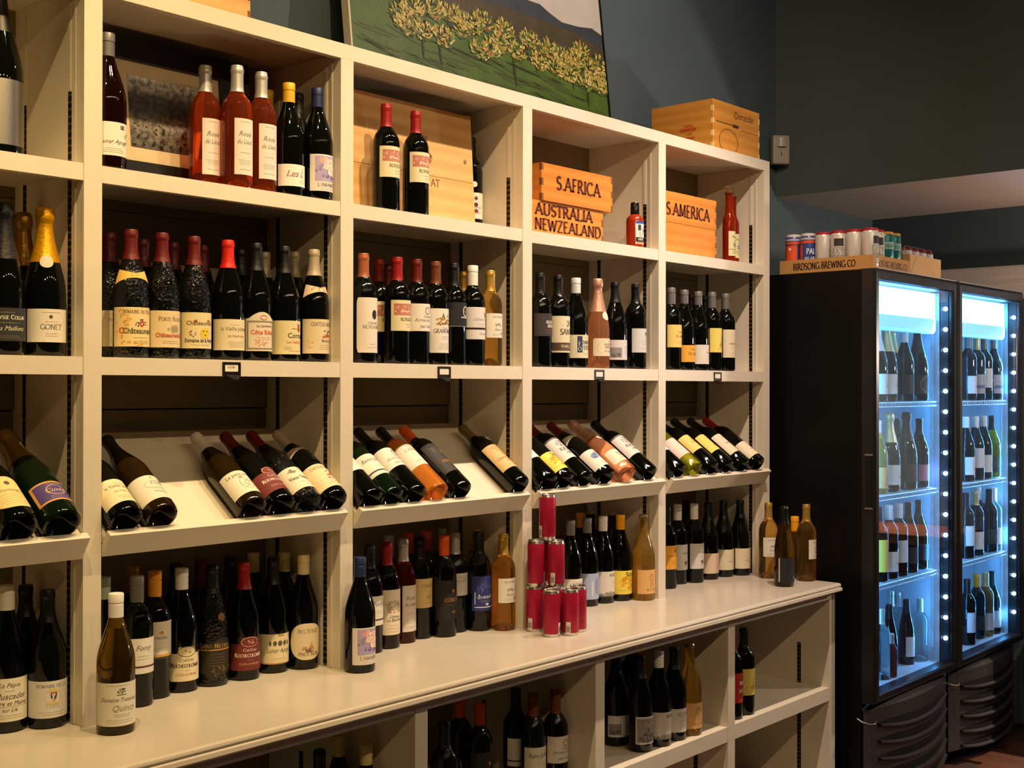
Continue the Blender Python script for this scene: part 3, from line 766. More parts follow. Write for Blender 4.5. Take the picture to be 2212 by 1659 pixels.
 'rochewhite': dict(bg='#dccfa6', half=74, z=(28, 108), el=[('E', 6, 72, 24, 13, '#dccfa6'), ('O', 6, 72, 24, 13, 2, '#6a6450'), ('W', 6, 72, 12, 6, 16, 2, '#8a8468'), ('S', 'Chateau', 6, 48, 8, '#4c4638', 36), ('H', 'Rochecolombe', 4, 34, 10, '#4c4638', 76), ('L', 6, 26, 20, 1, 4, '#8a8468'), ('S', 'Cotes du Rhone', 6, 14, 6, '#a8564c', 66)], shape='crest'),
 'vieux': dict(bg='#dcd3ba', half=78, z=(26, 106), el=[('W', -14, 62, 12, 6, 22, 3, '#8a8674'), ('R', -18, 60, -12, 72, '#6a6658'), ('G', 'Vieux Télégraphe', 8, 34, 12, '#4c483c', 84), ('I', 'Châteauneuf', 24, 70, 7, '#b8503c', 34), ('L', 10, 22, 50, 1, 4, '#b8705c'), ('L', 14, 12, 40, 2, 5, '#a09a86')]),
 'whitetop': dict(bg='#dcd6ca', half=74, z=(86, 150), el=[('L', 4, 40, 50, 4, 7, '#8a8478'), ('B', 'Clos', 8, 46, 9, '#5c564c', 30)]),
 'roussillon': dict(bg='#ddd6c2', half=76, z=(64, 150), el=[('I', 'Reine Juliette', 2, 56, 14, '#3c3a34', 76), ('L', 8, 40, 40, 2, 8, '#8a8474'), ('R', -50, 13, 50, 18, '#2c342a')]),
 'canard': dict(bg='#ded4c2', half=72, z=(92, 184), el=[('S', 'CANARD', 6, 62, 11, '#8a7c68', 60), ('L', 8, 46, 30, 2, 7, '#a89a86'), ('W', -2, 16, 34, 6, 14, 3, '#dcbca8')]),
 'blackgold': dict(bg='#34322f', half=60, z=(56, 182), el=[('W', -10, 96, 14, 22, 16, 3, '#5c5a56'), ('S', 'COULON', 10, 40, 10, '#c8823c', 50), ('L', 10, 32, 24, 1, 4, '#a87a4c'), ('Q', [(8, 92), (14, 92), (14, 84), (8, 84)], '#b8702c')]),
 'bastide': dict(bg='#cfae74', half=70, z=(54, 164), el=[('W', -2, 88, 28, 14, 40, 2.4, '#b09468'), ('W', 12, 62, 9, 12, 22, 4, '#c88a3c'), ('S', 'CHATEAU', -4, 40, 9, '#6a5434', 54), ('W', 16, 34, 18, 6, 18, 3, '#b8543c'), ('L', 6, 16, 50, 2, 6, '#97804f')], disc=(196, 11, 10, '#e0d0a4')),
 'soleil': dict(bg='#e0cc4e', half=74, z=(24, 106), el=[('W', 2, 40, 30, 22, 46, 6, '#e0a018'), ('R', -50, 2, -49, 80, '#8a7a2c'), ('H', 'Soleil', 16, 62, 14, '#4c4420', 46), ('O', -14, 52, 6, 6, 1.4, '#6a5c28'), ('Q', [(-10, 58), (8, 50), (16, 34), (10, 24), (14, 36), (6, 48), (-10, 56)], '#6a5c28'), ('L', 16, 24, 36, 3, 6, '#c87a14'), ('L', -20, 14, 34, 1, 4, '#6a5c28')]),
 'kiona': dict(bg='#d2ccc2', half=74, z=(80, 184), el=[('R', -49, 96, 49, 104, '#6a6662'), ('E', -2, 74, 17, 18, '#a8a29a'), ('W', -2, 74, 15, 15, 40, 3, '#8a847c'), ('H', 'KIONA', 8, 38, 15, '#6a6054', 70), ('H', 'HILLS', 10, 20, 12, '#8a7c6c', 50), ('L', 8, 10, 50, 1, 4, '#a09a90')]),
 'blueflower': dict(bg='#d6ceba', half=76, z=(24, 106), el=[('W', 6, 56, 30, 14, 50, 5, '#7c8ca8'), ('E', -12, 50, 13, 12, '#4c5c84'), ('W', -12, 50, 9, 9, 14, 3, '#6a7a9c'), ('B', 'Bleue', 18, 56, 9, '#c8ccd0', 36), ('L', 8, 26, 60, 4, 6, '#a89e88')], neck=('#d2cab4', [('E', 0, 14, 8, 6, '#8a8474')])),
 'pinkl': dict(bg='#e0c8b8', half=74, z=(60, 150), el=[('W', 4, 50, 26, 20, 14, 2.4, '#d2a898'), ('L', 6, 20, 40, 2, 6, '#c8a898')]),
 'creamscript': dict(bg='#d9ccac', half=72, z=(28, 108), el=[('I', 'Gran Reserva', 16, 30, 8, '#8a7456', 50), ('L', 16, 46, 30, 1, 4, '#a8987a'), ('R', 10, 2, 52, 78, '#cdbfa0'), ('I', 'Clos', 24, 20, 9, '#7a6448', 30)]),
 'muscadet': dict(bg='#dcd5be', half=80, z=(24, 112), el=[('I', 'La Pépie', 4, 70, 9, '#4c483c', 50), ('L', 4, 62, 20, 1, 4, '#8a8470'), ('I', 'Muscadet', 6, 46, 12, '#4c483c', 66), ('I', 'Sèvre et Maine', 4, 33, 9, '#4c483c', 74), ('R', -40, 30, 44, 30.6, '#8a8470'), ('I', 'sur Lie', 4, 20, 8, '#4c483c', 40), ('L', 4, 12, 66, 2, 5, '#8a8470')]),
 'shieldblue': dict(bg='#d4d2c8', half=80, z=(24, 104), el=[('S', 'DOMAINE DE LA', 6, 66, 7, '#6a7484', 74), ('E', 8, 46, 18, 18, '#d6c48c'), ('Q', [(2, 54), (16, 54), (15, 44), (9, 36), (3, 44)], '#2c3c7c'), ('R', 2, 53, 16, 56, '#a84c2c'), ('S', 'PAPE', 8, 22, 10, '#c0b898', 50), ('L', 8, 12, 60, 2, 5, '#9a988a')]),
 'quincy': dict(bg='#d9d3c0', half=82, z=(20, 112), el=[('W', 6, 74, 9, 6, 22, 2, '#4c4638'), ('R', -4, 66, 16, 67.5, '#4c4638'), ('I', 'Domaine Trotereau', 4, 52, 9, '#6a6450', 84), ('I', 'Quincy', 14, 32, 13, '#8a8470', 60), ('L', 8, 24, 40, 2, 4, '#8a8470'), ('L', 4, 12, 76, 2, 5, '#9a947e'), ('L', 0, 86, 60, 1, 4, '#8a8470')]),
 'whitescript': dict(bg='#d6d0c2', half=74, z=(78, 160), el=[('I', 'Fonty', 12, 54, 12, '#5c564a', 50), ('L', 10, 40, 44, 2, 7, '#8a8478'), ('R', -49, 14, 49, 18, '#4c2c24')]),
 'omensis': dict(bg='#d6cfbc', half=78, z=(96, 184), el=[('S', 'OMENSIS', 10, 46, 6, '#6a6450', 40), ('W', 10, 62, 5, 4, 12, 2, '#b8742c'), ('L', 8, 24, 50, 2, 5, '#a09a88'), ('R', -51, 0, 51, 4, '#2c2824'), ('R', -51, 4, 51, 10, '#c89a3c')]),
 'saint': dict(bg='#2a231a', half=74, z=(22, 122), shape='shield', el=[('S', 'Saint-Nicolas', 2, 74, 12, '#b08c4c', 84), ('R', -52, 68, 52, 71, '#b88a34'), ('L', 6, 58, 50, 5, 7, '#8a6c3c'), ('W', 8, 20, 24, 10, 24, 3, '#6a5430'), ('R', -52, 24, -49, 68, '#b88a34'), ('Q', [(-52, 24), (0, 8), (52, 24), (52, 20), (0, 3), (-52, 20)], '#b88a34')], disc=(172, 10, 24, '#7a5c24')),
 'lunar': dict(bg='#dccfa4', half=80, z=(24, 102), el=[('I', 'Lunar Apogé', 8, 30, 12, '#4a4234', 70), ('R', 2, 72, 18, 80, '#b08c4c'), ('E', -18, 54, 3, 6, '#5c5040'), ('E', -6, 54, 5, 6.5, '#5c5040'), ('E', 8, 54, 6, 7, '#5c5040'), ('E', 22, 54, 5, 6.5, '#5c5040'), ('E', 33, 54, 3, 6, '#5c5040'), ('L', 6, 14, 40, 1, 4, '#9a8c68'), ('R', -56, 0, 56, 3, '#b8864c')]),
 'belterre': dict(bg='#dccda8', half=72, z=(26, 122), shape='oval', el=[('S', 'BELTERRE', 4, 70, 10, '#8a7c5c', 66)] + SHIP + [('S', 'PINOT NOIR', 4, 11, 9, '#7a6c50', 58)]),
 'chateau': dict(bg='#dad0b4', half=78, z=(40, 168), el=CHAT[:0] + [('W', 4, 84, 26, 14, 50, 4, '#b8ae94'), ('R', -18, 70, 26, 82, '#a89c84'), ('Q', [(-18, 82), (-12, 94), (-6, 82)], '#7a7060'), ('Q', [(14, 82), (20, 94), (26, 82)], '#7a7060'), ('W', 6, 66, 26, 3, 18, 3, '#b88a78'), ('I', 'Château', 8, 48, 8, '#5c5444', 40), ('I', 'La Bastide', 6, 38, 9, '#5c5444', 64), ('L', 6, 26, 50, 2, 9, '#a8685c'), ('L', 8, 9, 44, 1, 4, '#9a917c')]),
 'coulon': dict(bg='#d2b87a', half=74, z=(92, 178), el=[('S', 'COULON', 10, 60, 9, '#6a5430', 54), ('L', 10, 50, 30, 1, 4, '#8a7244'), ('W', 14, 32, 10, 8, 24, 2.4, '#a88a50'), ('L', 8, 14, 44, 1, 4, '#8a7244')]),
 'coulonb': dict(bg='#1a1714', half=74, z=(50, 170), el=[('S', 'COULON', 10, 56, 11, '#a8743c', 56), ('L', 10, 46, 34, 1, 4, '#8a6438'), ('Q', [(8, 92), (14, 92), (14, 84), (8, 84)], '#b8702c'), ('W', 12, 24, 7, 5, 14, 2, '#8a5a34')]),
 'greyl': dict(bg='#c9c4bc', half=66, z=(112, 180), el=[('S', 'PASCAL', 6, 52, 6, '#8a867e', 40), ('S', 'SCHISTE', 6, 40, 8, '#7a766e', 56), ('L', 6, 22, 44, 2, 6, '#9a968e')]),
 'bluewave': dict(bg='#2a3272', half=66, z=(62, 168), el=WAVE + [('H', 'LES RESERVES', 4, 38, 7, '#d2d2dc', 60), ('L', 4, 31, 44, 2, 4, '#9aa0c4'), ('E', 6, 20, 6, 4, '#d2d2dc')]),
 'whitev': dict(bg='#d4cfc4', half=78, z=(28, 104), el=[('B', 'SCOOP', 10, 52, 12, '#6a645c', 56), ('L', 10, 42, 50, 2, 6, '#9a948a'), ('L', 10, 20, 40, 2, 6, '#a8a298')]),
 'paleblue': dict(bg='#9fabc8', half=76, z=(24, 112), el=[('R', -10, 12, -3, 62, '#c2c6d0'), ('R', 8, 18, 11, 70, '#5c6480'), ('R', 15, 14, 16.5, 74, '#6c748e'), ('R', 20, 14, 21.5, 66, '#6c748e'), ('R', 4, 30, 5.5, 64, '#7c849c')]),
 'man': dict(bg='#cfc8bc', half=78, z=(24, 110), el=[('S', 'MAN', 14, 68, 11, '#5c564e', 44), ('L', 16, 48, 36, 2, 6, '#a8a298'), ('W', 0, 9, 50, 6, 60, 3.5, '#7a7a70'), ('R', -55, 0, 55, 4, '#6a6a60')]),
 'peach': dict(bg='#d9a868', half=70, z=(24, 108), el=[('O', 4, 56, 10, 14, 1, '#8a6434'), ('W', 4, 56, 8, 12, 20, 1.5, '#8a6434'), ('Q', [(0, 40), (-2, 22), (0, 22), (3, 40)], '#8a6434'), ('Q', [(8, 40), (14, 22), (16, 22), (11, 40)], '#8a6434'), ('I', 'Early Mtn', 4, 12, 8, '#8a6434', 46)]),
 'orangeshield': dict(bg='#d99a2c', half=76, z=(72, 160), el=[('Q', [(6, 78), (18, 78), (17, 68), (12, 62), (7, 68)], '#7a2c14'), ('B', 'Monte Xanic', 8, 46, 8, '#7a4c14', 64), ('L', 8, 34, 44, 3, 7, '#a8701c')]),
 'ox': dict(bg='#cdc9c2', half=66, z=(54, 150), el=OXB + [('I', 'Bodega', 10, 60, 8, '#6a665e', 44)]),
 'pinkcream': dict(bg='#d6bda4', half=74, z=(24, 102), el=[('R', 2, 0, 54, 78, '#cbae96'), ('I', 'Syrah', 26, 24, 10, '#8a4c40', 36), ('L', 24, 44, 34, 1, 4, '#b0927c')]),
 'blackline': dict(bg='#1c1b1b', half=85, z=(18, 108), el=[('Q', [(-42, 20), (-40, 18), (20, 86), (18, 88)], '#8a8884'), ('Q', [(-40, 44), (-40, 45.5), (38, 54), (38, 52.5)], '#8a8884'), ('Q', [(-20, 86), (-18, 88), (36, 62), (35, 60)], '#6a6864'), ('I', 'Mauzac', 22, 14, 8, '#a8a49c', 40), ('R', -55, 0, -49, 90, '#c8c4ba')]),
 'redblack': dict(bg='#b3261c', half=72, z=(58, 160), el=[('W', 10, 52, 16, 34, 24, 4, '#23201e'), ('H', 'BIG', 12, 62, 12, '#d6cfc4', 30), ('H', 'RED', 12, 34, 12, '#d6cfc4', 34), ('R', 14, 80, 26, 92, '#23304c')]),
 'fwhite': dict(bg='#d8dcd8', half=72, z=(30, 112), el=[('L', 6, 56, 40, 3, 9, '#7a8490'), ('B', 'Blanc', 8, 28, 9, '#5c6670', 36)]),
 'fwhite2': dict(bg='#d4d9da', half=70, z=(58, 150), el=[('L', 6, 60, 40, 2, 10, '#7a8490'), ('Q', [(-10, 40), (10, 44), (16, 50), (16, 34), (10, 40)], '#3c444c')]),
 'fgrey': dict(bg='#a8acb0', half=72, z=(30, 120), el=[('L', 6, 66, 40, 4, 12, '#6a727c'), ('R', -46, 24, 46, 40, '#5c6a8a')]),
 'fblack': dict(bg='#1e2024', half=70, z=(30, 110), el=[('L', 6, 50, 40, 3, 9, '#5c646c')]),
 'fblackoval': dict(bg='#20242c', half=70, z=(30, 110), el=[('O', 4, 40, 44, 36, 2, '#b8a850'), ('L', 6, 44, 40, 2, 10, '#8aa4c0')]),
 'fbrown': dict(bg='#7a6a5c', half=72, z=(30, 112), el=[('L', 6, 56, 40, 3, 9, '#4c443c')]),
 'fpink': dict(bg='#c08aa8', half=72, z=(30, 100), el=[('L', 6, 46, 40, 3, 9, '#7a4c68')]),
 'fyellow': dict(bg='#d8b444', half=70, z=(40, 170), el=[('L', 6, 90, 40, 5, 14, '#8a7028')]),
 'fdark': dict(bg='#2a2e34', half=70, z=(40, 110), el=[('L', 6, 46, 40, 2, 9, '#6a747c')]),
 'fgreen': dict(bg='#38442c', half=72, z=(24, 100), el=[('S', 'S', 10, 40, 20, '#b8c4a8'), ('L', 6, 20, 40, 1, 9, '#8a9a7c')]),
}


def label_patch(kind, half, z0, z1, shape='rect', eps=.0004):
    R = rad_at(kind, (z0 + z1) / 2)
    n, m = 28, (1 if rad_at(kind, z0) == rad_at(kind, z1) else 8)
    vs, fs = [], []
    for i in range(n + 1):
        s = -1 + 2 * i / n
        a = s * half
        lo, hi = z0, z1
        H = z1 - z0
        if shape == 'arch':
            hi = z1 - H * .17 * (1 - max(0, cos(s * pi * .62)) ** 1.0 * 1.0) - 0
        elif shape == 'oval':
            e = sqrt(max(0, 1 - abs(s) ** 2.6))
            lo, hi = (z0 + z1) / 2 - H / 2 * e, (z0 + z1) / 2 + H / 2 * e
        elif shape == 'round':
            d = max(0, (abs(s) - .86) / .14)
            c = H * .09 * (1 - sqrt(max(0, 1 - d * d)))
            lo, hi = z0 + c, z1 - c
        elif shape == 'crest':
            hi = z1 - H * .16 * (1 if abs(s - .10) > .42 else 0) + (H * .04 if abs(s - .10) <= .42 else 0)
        elif shape == 'shield':
            hi = z1 - H * .20 * (1 - max(0, cos((s - .35) * pi * .5)) ** 2)
            lo = z0 + H * .18 * abs(s) ** 1.2
        elif shape == 'neck':
            lo = z0 + H * .45 * (1 - s * s)
            hi = z1 - H * .25 * (1 - abs(s))
        for j in range(m + 1):
            z = lo + (hi - lo) * j / m
            r = rad_at(kind, z) + eps
            vs.append((r * sin(a), -r * cos(a), z))
    for i in range(n):
        for j in range(m):
            p = i * (m + 1) + j
            fs.append((p, p + m + 1, p + m + 2, p + 1))
    return MB().add(vs, fs)


LAB_ME = {}


def dress(root, kind, des):
    d = D[des]
    if not d:
        return
    z0, z1 = d['z'][0] / 1000, d['z'][1] / 1000
    top = {'burg': .149, 'bord': .185, 'champ': .134, 'magnum': .164, 'half': .138, 'flute': .129}[kind]
    sh = max(0, z1 - top)
    z0, z1 = max(.012, z0 - sh), z1 - sh
    key = (kind, des)
    R = rad_at(kind, (z0 + z1) / 2)
    Rref = {'burg': .0405, 'bord': .0378}.get(kind, R)
    if key not in LAB_ME:
        parts = []
        me = label_patch(kind, radians(d['half']), z0, z1, d.get('shape', 'rect')).mesh('label', smooth=50)
        me.materials.append(mat('paper_' + d['bg'].lstrip('#') + ('m' if d.get('metal') else ''), d['bg'], rough=.35 if d.get('metal') else .62, metal=d.get('metal', 0), noise=(70, d['bg'], .2)))
        lim = R * radians(d['half']) * .985
        hmax = (z1 - z0)
        groups = {}
        for n, e in enumerate(d['el']):
            vs, fs, c, txt = element(e)
            b = groups.setdefault((c, txt), MB())
            pts = []
            for u, v in vs:
                u = max(-lim, min(lim, u / 1000))
                v = max(.0005, min(hmax - .0005, v / 1000)) if d.get('shape') not in ('crest', 'arch') else v / 1000
                a = u / R
                r = R + .00065 + n * .00004
                pts.append((r * sin(a), -r * cos(a), z0 + v))
            b.add(pts, fs)
        for (c, txt), b in groups.items():
            pm = b.mesh('lettering' if txt else 'emblem')
            pm.materials.append(ink(c))
            parts.append(('lettering' if txt else 'emblem', pm))
        extra = []
        if 'disc' in d:
            zc, r, ang, c = d['disc']
            zc, a0 = zc / 1000, radians(ang)
            if kind == 'burg':
                zc = min(zc, .175)
            b = MB()
            n = 20
            rr = rad_at(kind, zc)
            for q in range(3):
                pass
            pts = []
            for ring in range(5):
                for i in range(n):
                    t = 2 * pi * i / n
                    z = zc + r / 1000 * ring / 4 * sin(t)
                    rd = rad_at(kind, z)
                    a = a0 + r / 1000 * ring / 4 * cos(t) / rr
                    rd += .0014
                    pts.append((rd * sin(a), -rd * cos(a), z))
            b.add(pts, [(g * n + i, g * n + (i + 1) % n, (g + 1) * n + (i + 1) % n, (g + 1) * n + i) for g in range(4) for i in range(n)])
            dm = b.mesh('round_sticker', smooth=60)
            dm.materials.append(ink(c))
            extra.append(('round_sticker', dm))
        if 'neck' in d:
            c, els = d['neck']
            nz0, nz1 = (.168, .204) if kind in ('burg', 'flute') else (.195, .225)
            nm = label_patch(kind, radians(80), nz0, nz1, 'neck', .0007).mesh('neck_label', smooth=60)
            nm.materials.append(ink(c))
            extra.append(('neck_label', nm))
            for e in els:
                vs, fs, cc, txt = element(e)
                pts = []
                for u, v in vs:
                    z = nz0 + .014 + v / 1000
                    rd = rad_at(kind, z) + .0013
                    pts.append((rd * sin(u / 1000 / .033), -rd * cos(u / 1000 / .033), z))
                em = MB().add(pts, fs).mesh('neck_print')
                em.materials.append(ink(cc))
                extra.append(('neck_print', em))
        LAB_ME[key] = (me, parts, extra)
    me, parts, extra = LAB_ME[key]
    lab = link('label', me, root)
    for nme, pm in parts:
        link(nme, pm, lab)
    nk = None
    for nme, pm in extra:
        o = link(nme, pm, nk if (nme == 'neck_print' and nk) else root)
        if nme == 'neck_label':
            nk = o


GROUPS = {1: 'bottles on the top shelf', 2: 'bottles on the second shelf', 3: 'reclining bottles on the slanted trays', 4: 'bottles standing on the counter', 5: 'bottles in the base cabinet', 1 * 10: ''}
BT = [
 (1, -0.1688, 0.1, 2.1454, 'magnum', 'black_glass', 'blackcap', 'silver', -8, 1.0, 'big black magnum bottle with silver label, top shelf, cut-off leftmost bay'),
 (1, 0.0655, 0.055, 2.1454, 'burg', 'deepred_glass', 'graycap', 'lunar2', -8, 1.05, 'tall wine bottle with white label before framed photo, top shelf, second bay from left'),
 (1, 0.3761, 0.1239, 2.1454, 'bord', 'rose_glass', 'silvercap', 'rosel', -2.6666666666666665, 1.04, 'rear rose wine bottle with silver cap, top shelf, second bay from left'),
 (1, 0.4285, 0.0641, 2.1454, 'bord', 'rose_glass', 'silvercap', 'rosel', -2.6666666666666665, 1.04, 'front rose wine bottle, tall label strip, left of pair, top shelf, second bay from left'),
 (1, 0.5076, 0.0705, 2.1454, 'bord', 'rose_glass', 'silvercap', 'rosel', -2.6666666666666665, 1.04, 'rose wine bottle beside yellow-capped bottle, top shelf, second bay from left'),
 (1, 0.5875, 0.0595, 2.1454, 'burg', 'black_glass', 'yellowcap', 'lesl', -8, 1.0, 'yellow-capped dark bottle with red script label, top shelf, second bay from left'),
 (1, 0.5981, 0.1636, 2.1454, 'burg', 'black_glass', 'yellowcap', 'plain', -8, 1.0, 'rear yellow-capped bottle half hidden behind rose bottles, top shelf, second bay from left'),
 (1, 0.6715, 0.1275, 2.1454, 'burg', 'black_glass', 'blackcap', 'plain', -8, 1.0, 'rear black-capped bottle between yellow and navy caps, top shelf, second bay from left'),
 (1, 0.6714, 0.0457, 2.1454, 'burg', 'black_glass', 'navycap', 'flower', -2.6666666666666665, 1.0, 'navy-capped bottle with purple blossom painting label, top shelf, second bay from left'),
 (1, 0.9211, 0.05, 2.1454, 'bord', 'black_glass', 'redcap', 'rouget', -2.6666666666666665, 1.0, 'red-capped bottle with red landscape label, left of pair, top shelf, third bay from left'),
 (1, 1.0362, 0.05, 2.1454, 'bord', 'black_glass', 'redcap', 'rouget', -2.6666666666666665, 1.0, 'red-capped bottle with red landscape label, right of pair, top shelf, third bay from left'),
 (1, 1.4092, 0.1851, 2.1454, 'bord', 'black_glass', 'blackcap', 'sticker', -8, 1.0, 'bottle with round sticker behind wooden case panel, top shelf, third bay from left'),
 (2, -0.1678, 0.07, 1.721, 'champ', 'black_glass', 'blackfoil', 'darklabel', -14, 1.0, 'black sparkling wine bottle with dark script label, second shelf, cut-off leftmost bay'),
 (2, -0.067, 0.1831, 1.721, 'champ', 'black_glass', 'oldgoldfoil', 'plain', -14, 1.0, 'rear sparkling wine bottle with dull gold foil, second shelf, cut-off leftmost bay'),
 (2, -0.0747, 0.07, 1.721, 'champ', 'black_glass', 'goldfoil', 'gonet', -14, 1.0, 'gold-foiled sparkling wine bottle with white label, second shelf, cut-off leftmost bay'),
 (2, 0.1293, 0.15, 1.721, 'burg', 'embossed_glass', 'dkredcap', 'creamcrest', -14, 1.0, 'dark red capped bottle half behind left post, second shelf, second bay from left'),
 (2, 0.1308, 0.06, 1.721, 'burg', 'embossed_glass', 'dkredcap', 'chateauneuf', -14, 1.0, 'embossed bottle with ornate orange label, second shelf, second bay from left'),
 (2, 0.2129, 0.06, 1.721, 'burg', 'embossed_glass', 'dkredcap', 'porte', -14, 1.0, 'embossed bottle with cream castle label, second shelf, second bay from left'),
 (2, 0.3012, 0.06, 1.721, 'burg', 'embossed_glass', 'dkredcap', 'keys', -14, 1.0, 'embossed bottle with yellow shield label, second shelf, second bay from left'),
 (2, 0.3992, 0.06, 1.721, 'burg', 'black_glass', 'brightredcap', 'julien', -14, 1.0, 'bright red capped bottle with plain cream label, second shelf, second bay from left'),
 (2, 0.4848, 0.06, 1.721, 'burg', 'black_glass', 'blackcap', 'coterotie', -14, 1.0, 'black-capped bottle with arched grey bordered label, second shelf, second bay from left'),
 (2, 0.5742, 0.06, 1.721, 'burg', 'black_glass', 'blackcap', 'cornas', -4.666666666666667, 1.0, 'black-capped bottle with cream red-shield label, second shelf, second bay from left'),
 (2, 0.6706, 0.0585, 1.721, 'burg', 'black_glass', 'beigecap', 'maucoil', -4.666666666666667, 1.0, 'beige-capped bottle with cream crest label and neck label, second shelf, second bay from left'),
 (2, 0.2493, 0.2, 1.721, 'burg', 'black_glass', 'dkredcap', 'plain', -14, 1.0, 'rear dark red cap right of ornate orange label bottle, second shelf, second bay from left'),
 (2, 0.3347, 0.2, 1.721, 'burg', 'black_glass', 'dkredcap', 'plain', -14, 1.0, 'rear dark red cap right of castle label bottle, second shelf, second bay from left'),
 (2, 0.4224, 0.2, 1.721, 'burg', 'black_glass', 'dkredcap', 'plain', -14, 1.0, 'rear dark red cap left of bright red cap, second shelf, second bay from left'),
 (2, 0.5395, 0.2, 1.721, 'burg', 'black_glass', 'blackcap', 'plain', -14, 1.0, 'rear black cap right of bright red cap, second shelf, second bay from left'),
 (2, 0.6211, 0.2047, 1.721, 'burg', 'black_glass', 'beigecap', 'creamcrest', -14, 1.0, 'rear beige cap left of red-shield label bottle, second shelf, second bay from left'),
 (2, 0.6715, 0.1403, 1.721, 'burg', 'black_glass', 'beigecap', 'creamcrest', -14, 1.0, 'rear beige cap right of red-shield label bottle, second shelf, second bay from left'),
 (2, 0.8377, 0.05, 1.721, 'bord', 'black_glass', 'coppercap', 'richeaume', -8, 1.0, 'copper-capped bottle with tall white label, second shelf, third bay from left'),
 (2, 0.9672, 0.13, 1.721, 'bord', 'black_glass', 'redcap', 'rouget', -2.6666666666666665, 1.0, 'shaded red-capped bottle set back by copper-capped one, second shelf, third bay from left'),
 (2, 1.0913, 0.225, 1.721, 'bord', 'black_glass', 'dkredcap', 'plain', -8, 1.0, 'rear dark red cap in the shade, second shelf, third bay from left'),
 (2, 0.9647, 0.05, 1.721, 'bord', 'black_glass', 'redcap', 'rouget', -2.6666666666666665, 1.0, 'red-capped bottle with red landscape label, second shelf, third bay from left'),
 (2, 1.0411, 0.05, 1.721, 'bord', 'black_glass', 'dkredcap', 'armand', -8, 1.0, 'dark red capped bottle with white ribbon emblem label, second shelf, third bay from left'),
 (2, 1.1175, 0.05, 1.721, 'bord', 'black_glass', 'browncap', 'grandmas', -8, 1.0, 'brown-capped bottle with white village picture label, second shelf, third bay from left'),
 (2, 1.1939, 0.05, 1.721, 'bord', 'black_glass', 'blackcap', 'horseshoe', -8, 1.0, 'black bottle with white horseshoe emblem, second shelf, third bay from left'),
 (2, 1.3898, 0.2, 1.721, 'bord', 'black_glass', 'goldcap', 'plain', -8, 1.0, 'rear gold cap behind horseshoe emblem bottle, second shelf, third bay from left'),
 (2, 1.2751, 0.05, 1.721, 'bord', 'black_glass', 'whitecap', 'twolabel', -8, 1.0, 'white-capped bottle with split white label, second shelf, third bay from left'),
 (2, 1.3536, 0.05, 1.721, 'bord', 'amber_glass', 'goldcap', 'sauternes', -8, 0.97, 'amber dessert wine bottle with white label, second shelf, third bay from left'),
 (2, 1.5911, 0.05, 1.721, 'bord', 'black_glass', 'blackcap', 'rickety', -8, 1.0, 'black-capped bottle with charcoal label, second shelf, fourth bay from left'),
 (2, 1.6825, 0.05, 1.721, 'bord', 'black_glass', 'blackcap', 'santo', -8, 1.0, 'bottle with cream ornate lettering label, second shelf, fourth bay from left'),
 (2, 1.7747, 0.05, 1.721, 'burg', 'black_glass', 'navywhitecap', 'foundation', -8, 1.0, 'bottle with blue and cream block lettering label, second shelf, fourth bay from left'),
 (2, 1.8932, 0.05, 1.721, 'champ', 'pink_glass', 'pinkfoil', 'rickbrut', -8, 0.93, 'pink-foiled sparkling rose bottle with cream label, second shelf, fourth bay from left'),
 (2, 1.9929, 0.05, 1.721, 'burg', 'black_glass', 'blackcap', 'bwhill', -8, 1.0, 'black-capped bottle with grey photo label, second shelf, fourth bay from left'),
 (2, 2.1129, 0.05, 1.721, 'bord', 'black_glass', 'blackcap', 'tree', -8, 1.0, 'black-capped bottle with pale grey tree label, second shelf, fourth bay from left'),
 (2, 2.3357, 0.05, 1.721, 'bord', 'black_glass', 'graycap', 'yellowc', -8, 1.0, 'grey-capped bottle with yellow label by left post, second shelf, rightmost bay'),
 (2, 2.421, 0.05, 1.721, 'burg', 'black_glass', 'graycap', 'orangec', -8, 1.0, 'grey-capped bottle with short golden label, second shelf, rightmost bay'),
 (2, 2.5152, 0.05, 1.721, 'burg', 'black_glass', 'graycap', 'whitered', -8, 1.0, 'grey-capped bottle with white label and red lettering, second shelf, rightmost bay'),
 (2, 2.6123, 0.05, 1.721, 'bord', 'black_glass', 'graycap', 'yellowswirl', -8, 1.0, 'grey-capped bottle with yellow brushstroke label, second shelf, rightmost bay'),
 (2, 2.7092, 0.05, 1.721, 'bord', 'black_glass', 'graycap', 'creamred', -8, 1.0, 'grey-capped bottle with cream label at row end, second shelf, rightmost bay'),
 (2, 2.6487, 0.17, 1.721, 'bord', 'black_glass', 'blackcap', 'plain', -8, 1.0, 'rear black cap left of middle, second shelf, rightmost bay'),
 (2, 2.7488, 0.17, 1.721, 'bord', 'black_glass', 'blackcap', 'plain', -8, 1.0, 'rear black cap right of middle, second shelf, rightmost bay'),
 (3, -0.1862, 0.0, 0.0, 'champ', 'black_glass', 'oldgoldfoil', 'champcream', 0, 1.0, 'reclining sparkling bottle with cream oval label, slanted tray, cut-off leftmost bay'),
 (3, -0.0888, 0.0, 0.0, 'champ', 'green_dark_glass', 'oldgoldfoil', 'champpurple', 0, 1.0, 'reclining green sparkling bottle with purple label, slanted tray, cut-off leftmost bay'),
 (3, 0.0653, 0.0, 0.0, 'burg', 'black_glass', 'blackcap', 'julien', 0, 1.0, 'reclining bottle with plain cream label by post, slanted tray, second bay from left'),
 (3, 0.1561, 0.0, 0.0, 'burg', 'brown_glass', 'blackcap', 'cazaux', 0, 1.0, 'reclining brown bottle with pale scroll label, slanted tray, second bay from left'),
